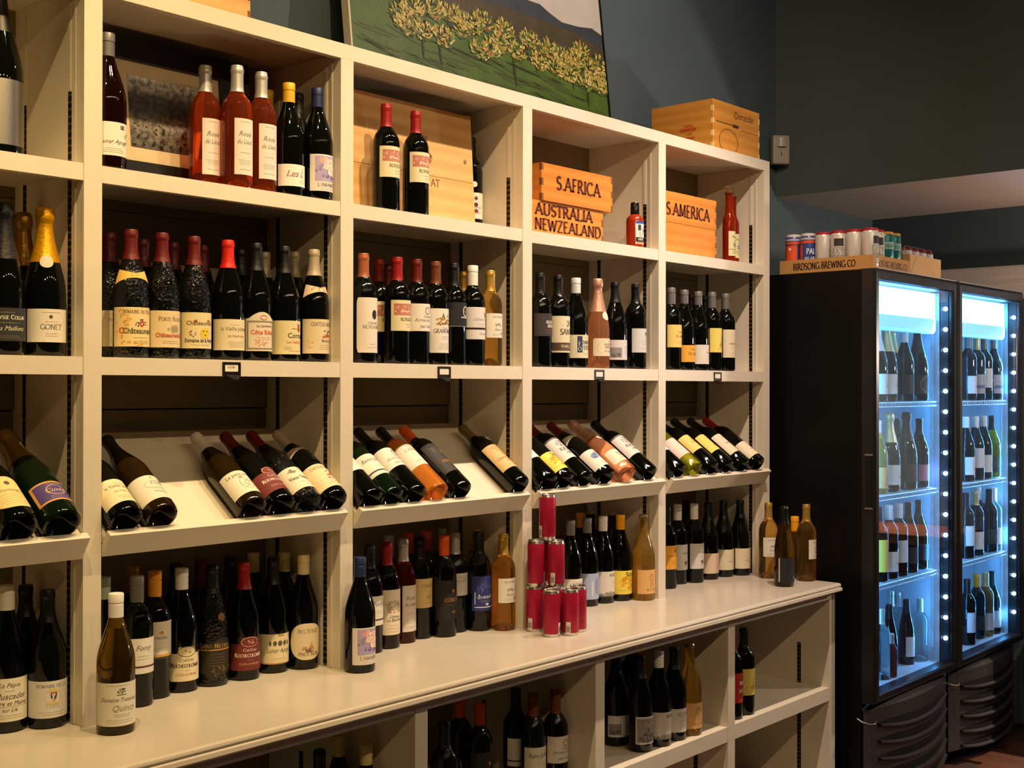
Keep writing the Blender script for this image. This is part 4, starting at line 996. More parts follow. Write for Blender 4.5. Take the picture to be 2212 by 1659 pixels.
 (3, 0.4073, 0.0, 0.0, 'burg', 'brown_glass', 'clearcap', 'petitvin', 0, 1.0, 'reclining bottle with drawing label and pale cap, slanted tray, second bay from left'),
 (3, 0.4959, 0.0, 0.0, 'burg', 'black_glass', 'dkredcap', 'rochered', 0, 1.0, 'reclining bottle with maroon label, slanted tray, second bay from left'),
 (3, 0.5795, 0.0, 0.0, 'burg', 'embossed_glass', 'dkredcap', 'vieux', 0, 1.0, 'reclining bottle with white castle drawing label, slanted tray, second bay from left'),
 (3, 0.6666, 0.0, 0.0, 'burg', 'black_glass', 'beigecap', 'maucoil', 0.0, 1.0, 'reclining beige-capped bottle at tray end, slanted tray, second bay from left'),
 (3, 0.7958, 0.0, 0.0, 'bord', 'black_glass', 'blackcap', 'whitetop', 0, 1.0, 'reclining bottle with high white label by post, slanted tray, third bay from left'),
 (3, 0.8727, 0.0, 0.0, 'bord', 'green_dark_glass', 'browncap', 'roussillon', 0, 1.0, 'reclining dark green bottle with white script label, slanted tray, third bay from left'),
 (3, 0.9601, 0.0, 0.0, 'bord', 'black_glass', 'blackcap', 'armand', 0, 1.0, 'reclining bottle with white ribbon emblem label, slanted tray, third bay from left'),
 (3, 1.0473, 0.0, 0.0, 'bord', 'orange_glass', 'blackcap', 'canard', 0, 1.0, 'reclining orange wine bottle with white label, slanted tray, third bay from left'),
 (3, 1.1437, 0.0, 0.0, 'bord', 'black_glass', 'orangecap', 'blackgold', 0, 1.0, 'reclining orange-capped bottle with black label, slanted tray, third bay from left'),
 (3, 1.4001, 0.0, 0.0, 'bord', 'black_glass', 'olivecap', 'bastide', 0, 1.0, 'reclining bottle with round sticker set apart, slanted tray, third bay from left'),
 (3, 1.5335, 0.0, 0.0, 'burg', 'black_glass', 'blackcap', 'whitetop', 0, 1.0, 'reclining bottle with white label by post, slanted tray, fourth bay from left'),
 (3, 1.6153, 0.0, 0.0, 'burg', 'black_glass', 'blackcap', 'soleil', 0, 1.0, 'reclining bottle with yellow sun label, slanted tray, fourth bay from left'),
 (3, 1.7196, 0.0, 0.0, 'bord', 'black_glass', 'dkredcap', 'kiona', 0, 1.0, 'reclining bottle with lion label, left one, slanted tray, fourth bay from left'),
 (3, 1.8312, 0.0, 0.0, 'burg', 'black_glass', 'dkredcap', 'blueflower', 0, 1.0, 'reclining bottle with blue painted label, slanted tray, fourth bay from left'),
 (3, 1.9529, 0.0, 0.0, 'champ', 'pink_glass', 'pinkfoil', 'rickbrut', 0, 0.93, 'reclining pink sparkling bottle with cream label, slanted tray, fourth bay from left'),
 (3, 2.0829, 0.0, 0.0, 'bord', 'black_glass', 'blackcap', 'kiona', 0, 1.0, 'reclining bottle with lion label, right one, slanted tray, fourth bay from left'),
 (3, 2.2658, 0.0, 0.0, 'bord', 'black_glass', 'redcap', 'whitetop', 0, 1.0, 'reclining bottle by left post with white label, slanted tray, rightmost bay'),
 (3, 2.3714, 0.0, 0.0, 'bord', 'yellowgreen_glass', 'redcap', 'pinkl', 0, 1.0, 'reclining yellow-green bottle with pale pink label, slanted tray, rightmost bay'),
 (3, 2.4837, 0.0, 0.0, 'bord', 'black_glass', 'blackcap', 'yellowc', 0, 1.0, 'reclining bottle with pale yellow lettered label, slanted tray, rightmost bay'),
 (3, 2.5905, 0.0, 0.0, 'bord', 'black_glass', 'blackcap', 'yellowswirl', 0, 1.0, 'reclining bottle with yellow brushstroke label, slanted tray, rightmost bay'),
 (3, 2.7045, 0.0, 0.0, 'bord', 'black_glass', 'blackcap', 'creamred', 0, 1.0, 'reclining bottle with cream red lettered label, slanted tray, rightmost bay'),
 (3, 2.8192, 0.0, 0.0, 'bord', 'black_glass', 'redcap', 'creamscript', 0, 1.0, 'reclining red-capped bottle at tray end, slanted tray, rightmost bay'),
 (4, -0.1389, 0.1119, 0.91, 'burg', 'black_glass', 'whitecap', 'muscadet', -22, 1.05, 'white-capped bottle with handwritten white label, counter, cut-off leftmost bay'),
 (4, -0.0635, 0.0753, 0.91, 'burg', 'black_glass', 'blackcap', 'shieldblue', -22, 1.0, 'black-capped bottle with blue shield label, counter, cut-off leftmost bay'),
 (4, -0.0635, 0.1745, 0.91, 'burg', 'black_glass', 'blackcap', 'plain', -22, 1.0, 'rear black bottle in shade, counter, cut-off leftmost bay'),
 (4, 0.01, -0.0815, 0.91, 'burg', 'olive_glass', 'whitecap', 'quincy', -22, 1.0, 'olive bottle with white cap standing forward on counter, counter, second bay from left'),
 (4, 0.1641, 0.0861, 0.91, 'bord', 'black_glass', 'graycap2', 'whitescript', -22, 1.0, 'grey-capped bottle behind the olive bottle, counter, second bay from left'),
 (4, 0.2351, 0.1227, 0.91, 'bord', 'black_glass', 'orangecap2', 'omensis', -22, 1.0, 'orange-gold capped bottle with white and gold label, counter, second bay from left'),
 (4, 0.3151, 0.1303, 0.91, 'burg', 'black_glass', 'whitecap', 'rochewhite', -22, 1.0, 'white-capped bottle with cream oval crest label, counter, second bay from left'),
 (4, 0.4008, 0.1253, 0.91, 'burg', 'embossed_glass', 'blackcap', 'saint', -22, 1.0, 'black bottle with black and gold shield label, counter, second bay from left'),
 (4, 0.4924, 0.1175, 0.91, 'burg', 'black_glass', 'redcap', 'rochered', -22, 1.0, 'red-capped bottle with maroon oval crest label, counter, second bay from left'),
 (4, 0.5915, 0.1267, 0.91, 'burg', 'black_glass', 'blackcap', 'lunar', -22, 1.0, 'black-capped bottle with moon phase label, counter, second bay from left'),
 (4, 0.6712, 0.1004, 0.91, 'burg', 'black_glass', 'creamcap', 'belterre', -22, 1.0, 'cream-capped bottle with round ship label, counter, second bay from left'),
 (4, 0.1138, 0.1471, 0.91, 'burg', 'black_glass', 'palegreencap', 'plain', -22, 1.0, 'rear pale green cap by left post, counter, second bay from left'),
 (4, 0.2447, 0.235, 0.91, 'bord', 'black_glass', 'goldcap2', 'plain', -22, 1.0, 'rear gold cap behind grey cap, counter, second bay from left'),
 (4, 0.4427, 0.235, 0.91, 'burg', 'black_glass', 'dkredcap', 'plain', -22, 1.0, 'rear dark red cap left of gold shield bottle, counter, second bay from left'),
 (4, 0.358, 0.22, 0.91, 'burg', 'black_glass', 'blackcap', 'plain', -22, 1.0, 'rear black cap behind white-capped bottle, counter, second bay from left'),
 (4, 0.5231, 0.22, 0.91, 'burg', 'black_glass', 'blackcap', 'plain', -22, 1.0, 'rear black cap left of red-capped bottle, counter, second bay from left'),
 (4, 0.606, 0.2312, 0.91, 'burg', 'black_glass', 'creamcap', 'plain', -22, 1.0, 'rear cream cap left of moon label bottle, counter, second bay from left'),
 (4, 0.6715, 0.1822, 0.91, 'burg', 'black_glass', 'creamcap', 'plain', -22, 1.0, 'rear cream cap right of moon label bottle, counter, second bay from left'),
 (4, 0.7439, -0.0435, 0.91, 'burg', 'black_glass', 'navycap', 'flower', -5.0, 1.0, 'navy-capped bottle with blossom painting standing forward on counter, counter, third bay from left'),
 (4, 0.9176, 0.1114, 0.91, 'bord', 'black_glass', 'blackcap', 'whitescript', -15, 1.0, 'bottle half hidden behind forward navy-capped bottle, counter, third bay from left'),
 (4, 0.9932, 0.1218, 0.91, 'bord', 'black_glass', 'redcap', 'chateau', -15, 1.0, 'red-capped bottle with cream chateau drawing label, counter, third bay from left'),
 (4, 1.0765, 0.1414, 0.91, 'bord', 'rosedark_glass', 'silvercap', 'rosel', -5.0, 1.0, 'silver-capped rose bottle with lilac label strip, counter, third bay from left'),
 (4, 1.1531, 0.1518, 0.91, 'bord', 'black_glass', 'blackcap', 'coulon', -15, 1.0, 'black-capped bottle with tan label, counter, third bay from left'),
 (4, 1.2198, 0.1146, 0.91, 'bord', 'black_glass', 'orangecap', 'coulonb', -15, 1.0, 'orange-capped bottle with black and copper label, counter, third bay from left'),
 (4, 1.2923, 0.1386, 0.91, 'bord', 'black_glass', 'silvercap', 'greyl', -15, 1.0, 'silver-capped bottle with pale grey label, counter, third bay from left'),
 (4, 1.3585, 0.1004, 0.91, 'bord', 'black_glass', 'blackcap', 'bluewave', -15, 1.0, 'black-capped bottle with royal blue label, counter, third bay from left'),
 (4, 1.41, 0.0449, 0.91, 'bord', 'amber_glass', 'goldcap', 'sauternes', -15, 0.98, 'amber dessert wine bottle with white label, counter, third bay from left'),
 (4, 1.1053, 0.235, 0.91, 'bord', 'black_glass', 'silvercap', 'plain', -15, 1.0, 'rear silver cap behind red cap, counter, third bay from left'),
 (4, 1.1816, 0.23, 0.91, 'bord', 'black_glass', 'orangecap', 'plain', -15, 1.0, 'rear orange-red cap behind rose bottle, counter, third bay from left'),
 (4, 1.258, 0.23, 0.91, 'bord', 'black_glass', 'orangecap', 'plain', -15, 1.0, 'rear orange cap in shade, counter, third bay from left'),
 (4, 1.3384, 0.24, 0.91, 'bord', 'black_glass', 'silvercap', 'plain', -15, 1.0, 'rear silver cap left of middle orange cap, counter, third bay from left'),
 (4, 1.4092, 0.1575, 0.91, 'bord', 'amber_glass', 'goldcap', 'plain', -15, 1.0, 'rear amber bottle behind royal blue label, counter, third bay from left'),
 (4, 1.8261, 0.1136, 0.91, 'burg', 'black_glass', 'graycap2', 'whitev', -15, 1.0, 'dark bottle with white label behind red cans, counter, fourth bay from left'),
 (4, 1.9191, 0.1147, 0.91, 'burg', 'black_glass', 'graycap2', 'paleblue', -15, 1.0, 'grey-capped bottle with pale blue label, counter, fourth bay from left'),
 (4, 2.0026, 0.1097, 0.91, 'burg', 'black_glass', 'whitecap', 'man', -15, 1.0, 'white-capped bottle with grey landscape label, counter, fourth bay from left'),
 (4, 2.0826, 0.0929, 0.91, 'burg', 'black_glass', 'yellowcap2', 'soleil', -15, 1.0, 'yellow-capped bottle with yellow sun label, counter, fourth bay from left'),
 (4, 2.1415, 0.0361, 0.91, 'burg', 'cloudy_glass', 'crown', 'peach', -15, 1.0, 'cloudy yellow bottle with crown cap and peach label, counter, fourth bay from left'),
 (4, 2.0359, 0.235, 0.91, 'burg', 'black_glass', 'yellowcap2', 'plain', -15, 1.0, 'rear yellow cap in shade, counter, fourth bay from left'),
 (4, 2.1186, 0.2521, 0.91, 'burg', 'brown_glass', 'crown', 'plain', -15, 1.0, 'rear crown-capped bottle left of centre, counter, fourth bay from left'),
 (4, 2.1415, 0.1708, 0.91, 'burg', 'brown_glass', 'crown', 'plain', -15, 1.0, 'rear crown-capped bottle right of centre, counter, fourth bay from left'),
 (4, 2.407, 0.1182, 0.91, 'bord', 'black_glass', 'blackcap', 'orangeshield', -15, 1.0, 'bottle with orange label half behind post, counter, rightmost bay'),
 (4, 2.5249, 0.1479, 0.91, 'bord', 'black_glass', 'whitecap', 'ox', -15, 1.0, 'white-capped bottle with shaded bull label, counter, rightmost bay'),
 (4, 2.5958, 0.1196, 0.91, 'bord', 'black_glass', 'whitecap', 'ox', -15, 1.0, 'white-capped bottle with sunlit bull label, counter, rightmost bay'),
 (4, 2.7024, 0.123, 0.91, 'burg', 'black_glass', 'blackcap', 'pinkcream', -15, 1.0, 'black-capped bottle with pinkish cream label, counter, rightmost bay'),
 (4, 2.8003, 0.114, 0.91, 'burg', 'black_glass', 'blackcap', 'creamscript', -15, 1.0, 'black-capped bottle with cream label, middle of three, counter, rightmost bay'),
 (4, 2.8765, 0.0843, 0.91, 'burg', 'black_glass', 'blackcap', 'creamscript', -15, 1.0, 'black-capped bottle with cream label nearest end post, counter, rightmost bay'),
 (4, 2.6929, 0.22, 0.91, 'bord', 'black_glass', 'blackcap', 'plain', -15, 1.0, 'rear black cap between white caps, counter, rightmost bay'),
 (4, 2.8779, -0.0429, 0.91, 'bord', 'amber_glass', 'goldcap', 'sauternes', -35, 0.98, 'amber wine bottle nearest the shelf post, counter right end'),
 (4, 2.7375, -0.1894, 0.91, 'flute', 'olive_glass', 'blackcap2', 'blackline', -10, 1.0, 'dark olive bottle with black lined label in front, counter right end'),
 (4, 2.9143, -0.188, 0.91, 'bord', 'amber_glass', 'goldcap', 'sauternes', 10, 0.98, 'amber wine bottle farthest right, counter right end'),
 (4, 2.9742, -0.1059, 0.91, 'half', 'amber_glass', 'yellowcap2', 'plain', -15, 1.0, 'small amber half bottle with yellow cap, counter right end'),
 (5, 1.7791, -0.1118, 0.508, 'burg', 'black_glass', 'blackcap', 'bwhill', -15, 1.0, 'black bottle with grey photo label by left post, lower cabinet, fourth bay from left'),
 (5, 1.7783, -0.209, 0.508, 'burg', 'black_glass', 'blackcap', 'bwfigure', -15, 1.0, 'black bottle with white framed figure label, lower cabinet, fourth bay from left'),
 (5, 1.8671, -0.2187, 0.508, 'burg', 'black_glass', 'whitecap', 'man', -15, 1.0, 'white-capped bottle with grey landscape label, lower cabinet, fourth bay from left'),
 (5, 1.956, -0.2178, 0.508, 'burg', 'black_glass', 'blackcap', 'whitev', -15, 1.0, 'black-capped bottle with white label, lower cabinet, fourth bay from left'),
 (5, 2.0384, -0.2245, 0.508, 'burg', 'cloudy_glass', 'crown', 'peach', -15, 1.0, 'cloudy yellow crown-capped bottle, lower cabinet, fourth bay from left'),
 (5, 2.0229, 0.0, 0.508, 'burg', 'black_glass', 'blackcap', 'plain', -15, 1.0, 'rear black bottle in shade, lower cabinet, fourth bay from left'),
 (5, 2.3009, -0.2272, 0.508, 'bord', 'black_glass', 'redcap', 'redblack', -15, 1.0, 'red-capped bottle with red and black label, lower cabinet, rightmost bay'),
 (5, 2.3814, -0.2272, 0.508, 'bord', 'black_glass', 'blackcap', 'yellowswirl', -15, 1.0, 'black-capped bottle with yellow brushstroke label, lower cabinet, rightmost bay'),
 (5, 1.4092, -0.1639, 0.455, 'bord', 'black_glass', 'browncap', 'armand', -15, 1.0, 'brown-capped bottle with white ribbon emblem label, lower cabinet, third bay from left'),
 (5, 1.3376, -0.1372, 0.455, 'bord', 'green_dark_glass', 'browncap', 'roussillon', -15, 1.0, 'dark green bottle with white script label, lower cabinet, third bay from left'),
 (5, 1.3484, -0.06, 0.455, 'bord', 'black_glass', 'blackcap', 'whitescript', -15, 1.0, 'black bottle with narrow white label, lower cabinet, third bay from left'),
 (5, 1.1466, -0.1, 0.455, 'bord', 'black_glass', 'orangecap', 'coulonb', -15, 1.0, 'orange-capped bottle, right of two, lower cabinet, third bay from left'),
 (5, 1.171, 0.0, 0.455, 'bord', 'black_glass', 'orangecap', 'plain', -15, 1.0, 'orange-capped bottle, left of two, lower cabinet, third bay from left'),
 (5, 0.943, -0.16, 0.455, 'bord', 'black_glass', 'blackcap', 'bluewave', -15, 1.0, 'black bottle with dark blue label, lower cabinet, third bay from left'),
 (5, 0.6715, -0.1498, 0.455, 'burg', 'black_glass', 'creamcap', 'plain', -15, 1.0, 'cream-capped bottle, right of two, lower cabinet, second bay from left'),
 (5, 0.6715, -0.0434, 0.455, 'burg', 'black_glass', 'creamcap', 'plain', -15, 1.0, 'cream-capped bottle, left of two, lower cabinet, second bay from left'),
 (5, 0.5612, -0.1, 0.455, 'burg', 'black_glass', 'blackcap', 'plain', -15, 1.0, 'black bottle in shade, lower cabinet, second bay from left'),
 (11, 3.3168, -0.2902, 1.602, 'champ', 'black_glass', 'whitefoil', 'fwhite', 0, 1.0, 'white-foiled sparkling bottle nearest door hinge, top shelf of left fridge'),
 (11, 3.4056, -0.291, 1.602, 'champ', 'black_glass', 'palegoldfoil', 'fwhite', 0, 1.0, 'pale gold foiled sparkling bottle, top shelf of left fridge'),
 (11, 3.6161, -0.2209, 1.602, 'champ', 'black_glass', 'palegoldfoil', 'fgrey', 0, 1.0, 'rear gold-foiled sparkling bottle, top shelf of left fridge'),
 (11, 3.573, -0.2945, 1.602, 'burg', 'black_glass', 'whitecap', 'fblack', 0, 1.0, 'dark bottle with tall white cap, top shelf of left fridge'),
 (11, 3.7175, -0.291, 1.602, 'champ', 'black_glass', 'blackfoil', 'fblackoval', 0, 1.0, 'black-foiled sparkling bottle with oval label, top shelf of left fridge'),
 (12, 3.3152, -0.2945, 1.227, 'burg', 'cloudy_glass', 'whitecap', 'peach', 0, 1.0, 'pale cloudy bottle with cream label, second shelf of left fridge'),
 (12, 3.447, -0.285, 1.227, 'champ', 'black_glass', 'palegoldfoil', 'fwhite', 0, 1.0, 'gold-foiled sparkling bottle, second shelf of left fridge'),
 (12, 3.7264, -0.195, 1.227, 'burg', 'black_glass', 'blackcap', 'fbrown', 0, 1.0, 'dark bottle with brown label, second shelf of left fridge'),
 (12, 3.6165, -0.285, 1.227, 'champ', 'black_glass', 'blackfoil', 'fblack', 0, 1.0, 'black-foiled bottle with dark label, second shelf of left fridge'),
 (12, 3.7505, -0.285, 1.227, 'burg', 'black_glass', 'blackcap', 'fpink', 0, 1.0, 'dark bottle with pink label, second shelf of left fridge'),
 (13, 3.3194, -0.2972, 0.872, 'bord', 'black_glass', 'blackcap', 'fyellow', 0, 1.0, 'dark bottle with tall yellow label, third shelf of left fridge'),
 (13, 3.4202, -0.295, 0.872, 'bord', 'black_glass', 'whitecap', 'fwhite', 0, 1.0, 'white-capped bottle with black fish label, third shelf of left fridge'),
 (13, 3.5148, -0.295, 0.872, 'bord', 'black_glass', 'whitecap', 'fwhite2', 0, 1.0, 'white-capped bottle with plain white label, third shelf of left fridge'),
 (13, 3.6351, -0.285, 0.872, 'burg', 'black_glass', 'blackcap', 'fdark', 0, 1.0, 'black bottle, middle of three dark ones, third shelf of left fridge'),
 (13, 3.7689, -0.275, 0.872, 'burg', 'black_glass', 'blackcap', 'fdark', 0, 1.0, 'black bottle at row end, third shelf of left fridge'),
 (14, 3.3454, -0.295, 0.47, 'bord', 'clear_glass', 'silvercap', 'plain', 0, 0.95, 'clear glass bottle nearest door hinge, floor of left fridge'),
 (14, 3.5131, -0.255, 0.47, 'flute', 'black_glass', 'blackcap', 'fdark', 0, 0.92, 'slim black bottle, left of pair, floor of left fridge'),
 (14, 3.7046, -0.175, 0.47, 'bord', 'clear_glass', 'silvercap', 'plain', 0, 1.0, 'rear clear glass bottle, floor of left fridge'),
 (14, 3.6848, -0.255, 0.47, 'flute', 'black_glass', 'blackcap', 'fwhite2', 0, 0.92, 'slim black bottle with white label, right of pair, floor of left fridge'),
 (14, 3.7791, -0.175, 0.47, 'bord', 'clear_glass', 'silvercap', 'plain', 0, 0.95, 'rear clear glass bottle beside light column, floor of left fridge'),
 (14, 3.4066, -0.3125, 0.47, 'half', 'jug_glass', 'silvercap', 'plain', 0, 0.75, 'short jar of dark red drink, floor of left fridge'),
 (14, 3.781, -0.275, 0.47, 'bord', 'clear_glass', 'silvercap', 'plain', 0, 0.9, 'clear glass bottle at row end, floor of left fridge'),
 (21, 4.2735, -0.2972, 1.602, 'bord', 'black_glass', 'graycap', 'fwhite', 0, 1.0, 'grey-capped bottle with white label, top shelf of right fridge'),
 (21, 4.3857, -0.295, 1.602, 'bord', 'black_glass', 'palegoldcap', 'fgrey', 0, 1.0, 'gold-capped bottle with blue-grey label, top shelf of right fridge'),
 (21, 4.5067, -0.285, 1.602, 'bord', 'black_glass', 'graycap', 'fwhite2', 0, 1.0, 'grey-capped bottle with raised white label, top shelf of right fridge'),
 (21, 4.6095, -0.2945, 1.602, 'burg', 'black_glass', 'graycap', 'fgrey', 0, 1.0, 'grey-capped bottle at row end, top shelf of right fridge'),
 (22, 4.2505, -0.2945, 1.227, 'burg', 'black_glass', 'whitecap', 'fwhite', 0, 1.0, 'white-capped bottle, left of three, second shelf of right fridge'),
 (22, 4.3679, -0.2945, 1.227, 'burg', 'black_glass', 'whitecap', 'fwhite2', 0, 1.0, 'white-capped bottle, middle of three, second shelf of right fridge'),
 (22, 4.4943, -0.285, 1.227, 'burg', 'black_glass', 'whitecap', 'fwhite', 0, 1.0, 'white-capped bottle, right of three, second shelf of right fridge'),
 (22, 4.6095, -0.285, 1.227, 'burg', 'yellowgreen_glass', 'blackcap', 'fgreen', 0, 1.0, 'bright green bottle, second shelf of right fridge'),
 (23, 4.2445, -0.2972, 0.872, 'bord', 'black_glass', 'blackcap', 'fwhite2', 0, 1.0, 'black-capped bottle with white label, third shelf of right fridge'),
 (23, 4.3675, -0.295, 0.872, 'bord', 'black_glass', 'palegoldcap', 'fwhite', 0, 1.0, 'gold-capped bottle with white label, third shelf of right fridge'),
 (23, 4.6122, -0.2147, 0.872, 'bord', 'black_glass', 'whitecap', 'fwhite2', 0, 1.0, 'rear white-capped bottle, third shelf of right fridge'),
 (23, 4.536, -0.2972, 0.872, 'bord', 'black_glass', 'blackcap', 'fdark', 0, 1.0, 'black bottle, third shelf of right fridge'),
 (23, 4.6122, -0.2911, 0.872, 'bord', 'clear_glass', 'whitecap', 'fwhite', 0, 1.0, 'clear bottle at row end, third shelf of right fridge'),
 (24, 4.2609, -0.2972, 0.47, 'bord', 'black_glass', 'blackcap', 'fwhite2', 0, 1.0, 'black bottle with white label, floor of right fridge'),
 (24, 4.4374, -0.275, 0.47, 'bord', 'black_glass', 'yellowcap', 'fdark', 0, 1.0, 'yellow-capped bottle, floor of right fridge'),
 (24, 4.5231, -0.285, 0.47, 'bord', 'cloudy_glass', 'palegoldcap', 'fwhite', 0, 1.0, 'pale yellow bottle, floor of right fridge'),
 (24, 4.6095, -0.285, 0.47, 'burg', 'black_glass', 'blackcap', 'fwhite', 0, 1.0, 'black bottle with wide white label at row end, floor of right fridge'),
]
for (row, x, y, z, kind, glass, cap, des, rot, hs, label) in BT:
    spark = kind in ('champ', 'magnum')
    name = 'sparkling_wine_bottle' if spark else 'wine_bottle'
    grp = GROUPS.get(row, 'bottles in the left fridge' if row < 20 else 'bottles in the right fridge')
    if 'jar' in label:
        name = 'drink_jar'
    if row == 3:
        r = max(q[0] for q in PROF[kind]) * hs
        yy, zz = sl(.0195, r + .0004)
        root = thing(name, label, 'jar' if 'jar' in name else 'bottle', (x, yy, zz), (A - pi / 2, 0, 0), grp)
    else:
        root = thing(name, label, 'jar' if 'jar' in name else 'bottle', (x, y, z + .0003), (0, 0, radians(rot)), grp)
    root.scale = (hs, hs, hs)
    share('glass', glass_mesh(kind), glassm(glass), root)
    style = 'foil' if 'foil' in cap else 'crown' if cap == 'crown' else 'screw' if cap in SCREW else 'capsule'
    share({'foil': 'foil', 'crown': 'crown_cap', 'screw': 'screw_cap', 'capsule': 'capsule'}[style], cap_mesh(kind, style), capm(cap), root)
    dress(root, kind, des)

# ------------------------------------------------------------------ red wine cans stacked on the counter
CR_, CH_ = .0262, .1395
can_body = MB().lathe([(.0225, .0035), (.0240, .003), (CR_ - .0012, .008), (CR_, .011), (CR_, CH_ - .012), (CR_ - .0006, CH_ - .010)], 32).mesh('can_body', smooth=40)
can_low = MB().lathe([(0, .004), (.017, .005), (.0205, .0), (.0230, .0), (.0245, .0045), (CR_ - .0008, .009)], 32).mesh('can_base', smooth=40)
can_top = MB().lathe([(CR_ - .0006, CH_ - .010), (.0238, CH_ - .003), (.0246, CH_ - .001), (.0240, CH_), (.0226, CH_ - .001), (.0215, CH_ - .005), (0, CH_ - .0045)], 32).mesh('can_lid', smooth=35)
tab_b = MB()
tab_b.lathe([(.0042, CH_ - .0036), (.0075, CH_ - .0036), (.0075, CH_ - .0026), (.0042, CH_ - .0026), (.0042, CH_ - .0036)], 16, cx=.006)
tab_b.box(-.006, .002, -.003, .003, CH_ - .0042, CH_ - .0026)
can_tab = tab_b.mesh('pull_tab')
CANRED = mat('can_red', '#a51638', rough=.38, metal=.25, noise=(40, '#98122f', .5))
cy = lambda u, v, n: ((CR_ + .0004 + n * .00004) * sin(u / 1000 / CR_), -(CR_ + .0004 + n * .00004) * cos(u / 1000 / CR_), v / 1000)
can_specs = [(1.426, -.134, 0, 20, 'front left can of the bottom row in the red can stack'),
             (1.480, -.163, 0, -60, 'front right can of the bottom row in the red can stack'),
             (1.454, -.043, 0, -75, 'bottom red can against the shelf post'),
             (1.539, -.146, 0, -120, 'bottom red can at the right of the stack, mostly hidden'),
             (1.486, -.100, 0, 90, 'bottom red can in the middle of the stack'),
             (1.516, -.044, 0, 90, 'bottom red can at the back of the stack'),
             (1.453, -.050, 1, 35, 'left red can in the middle tier of the stack'),
             (1.490, -.100, 1, -70, 'right red can in the middle tier of the stack'),
             (1.516, -.044, 1, 90, 'rear red can in the middle tier of the stack'),
             (1.488, -.066, 2, -100, 'single red can on top of the stack')]
for x, y, t, rz_, lab in can_specs:
    c = thing('wine_can', lab, 'can', (x, y, CT + .0003 + t * (CH_ + .0003)), (0, 0, radians(rz_)), 'stack of red wine cans')
    bdy = share('can_body', can_body, CANRED, c)
    share('can_base', can_low, SILVERF, c)
    share('can_lid', can_top, SILVERF, c)
    share('pull_tab', can_tab, SILVERF, c)
    print_on(bdy, [('S', 'MAN', 45, 88, 6, '#6b0c22', 20), ('L', 45, 78, 24, 2, 6, '#6b0c22'), ('L', 45, 54, 26, 2, 6, '#7d1029'), ('Q', [(42, 34), (45, 40), (48, 34), (45, 28)], '#6b0c22'), ('L', 45, 22, 18, 1, 4, '#7d1029'),
                   ('R', -9, 8, 5, 42, '#d6d2c8'), ('R', -7, 12, -5, 30, '#2c2a28'), ('R', -4, 12, -3.4, 30, '#2c2a28'), ('R', -2.4, 12, -.6, 30, '#2c2a28'), ('R', .4, 12, 1, 30, '#2c2a28'), ('R', 2, 12, 3.2, 30, '#2c2a28'), ('L', -2, 36, 9, 2, 3, '#6a665e')], cy)

# ------------------------------------------------------------------ framed photograph on the top shelf
W_, H_ = .50, .372
fr_ = thing('picture_frame', 'black framed vineyard photograph with cream mat leaning on top shelf', 'picture frame', (.330, .192, S1T + .0015), (-radians(6.5), 0, 0))
FB = mat('frame_black', '#0f0d0b', rough=.35)
for nm, bx in (('frame_bar', (-W_ / 2, W_ / 2, -.008, .012, H_ - .056, H_)), ('frame_bar', (-W_ / 2, W_ / 2, -.008, .012, 0, .061)), ('frame_bar', (-W_ / 2, -W_ / 2 + .092, -.008, .012, .061, H_ - .056)), ('frame_bar', (W_ / 2 - .092, W_ / 2, -.008, .012, .061, H_ - .056))):
    MB().box(*bx).obj(nm, FB, fr_)
MB().box(-W_ / 2 + .088, W_ / 2 - .088, .002, .006, .058, H_ - .052).obj('mat_board', mat('mat_board', '#cdbb98', rough=.8, noise=(30, '#c4b28e', .4)), fr_)
# printed photograph: pale sky, dark tree line, vine rows
ph = bpy.data.materials.new('vineyard_photo')
ph.use_nodes = True
nt = ph.node_tree
bs = nt.nodes['Principled BSDF']
bs.inputs['Roughness'].default_value = .5
tc = nt.nodes.new('ShaderNodeTexCoord')
sp = nt.nodes.new('ShaderNodeSeparateXYZ')
n1 = nt.nodes.new('ShaderNodeTexNoise')
n1.inputs['Scale'].default_value = 70
n1.inputs['Detail'].default_value = 5
cr = nt.nodes.new('ShaderNodeValToRGB')
for p_, c_ in ((.0, .06), (.35, .10), (.52, .06), (.62, .035), (.72, .10), (1.0, .26)):
    e = cr.color_ramp.elements.new(p_) if p_ not in (0, 1) else cr.color_ramp.elements[0 if p_ == 0 else 1]
    e.color = (c_, c_ * .86, c_ * .68, 1)
mr = nt.nodes.new('ShaderNodeMapRange')
mr.inputs[1].default_value = .09
mr.inputs[2].default_value = .29
mx = nt.nodes.new('ShaderNodeMix')
mx.data_type = 'RGBA'
mx.blend_type = 'MULTIPLY'
mx.inputs[0].default_value = .8
cr2 = nt.nodes.new('ShaderNodeValToRGB')
cr2.color_ramp.elements[0].position = .4
cr2.color_ramp.elements[0].color = (.15, .15, .15, 1)
cr2.color_ramp.elements[1].position = .6
for a, b in ((tc.outputs['Object'], sp.inputs[0]), (tc.outputs['Object'], n1.inputs['Vector']), (sp.outputs['Z'], mr.inputs[0]), (mr.outputs[0], cr.inputs[0]), (n1.outputs['Fac'], cr2.inputs[0]), (cr.outputs[0], mx.inputs[6]), (cr2.outputs[0], mx.inputs[7]), (mx.outputs[2], bs.inputs['Base Color'])):
    nt.links.new(a, b)
MB().box(-W_ / 2 + .138, W_ / 2 - .138, .0008, .0019, .099, H_ - .093).obj('photograph', ph, fr_)
vr = MB()
rnd = random.Random(4)
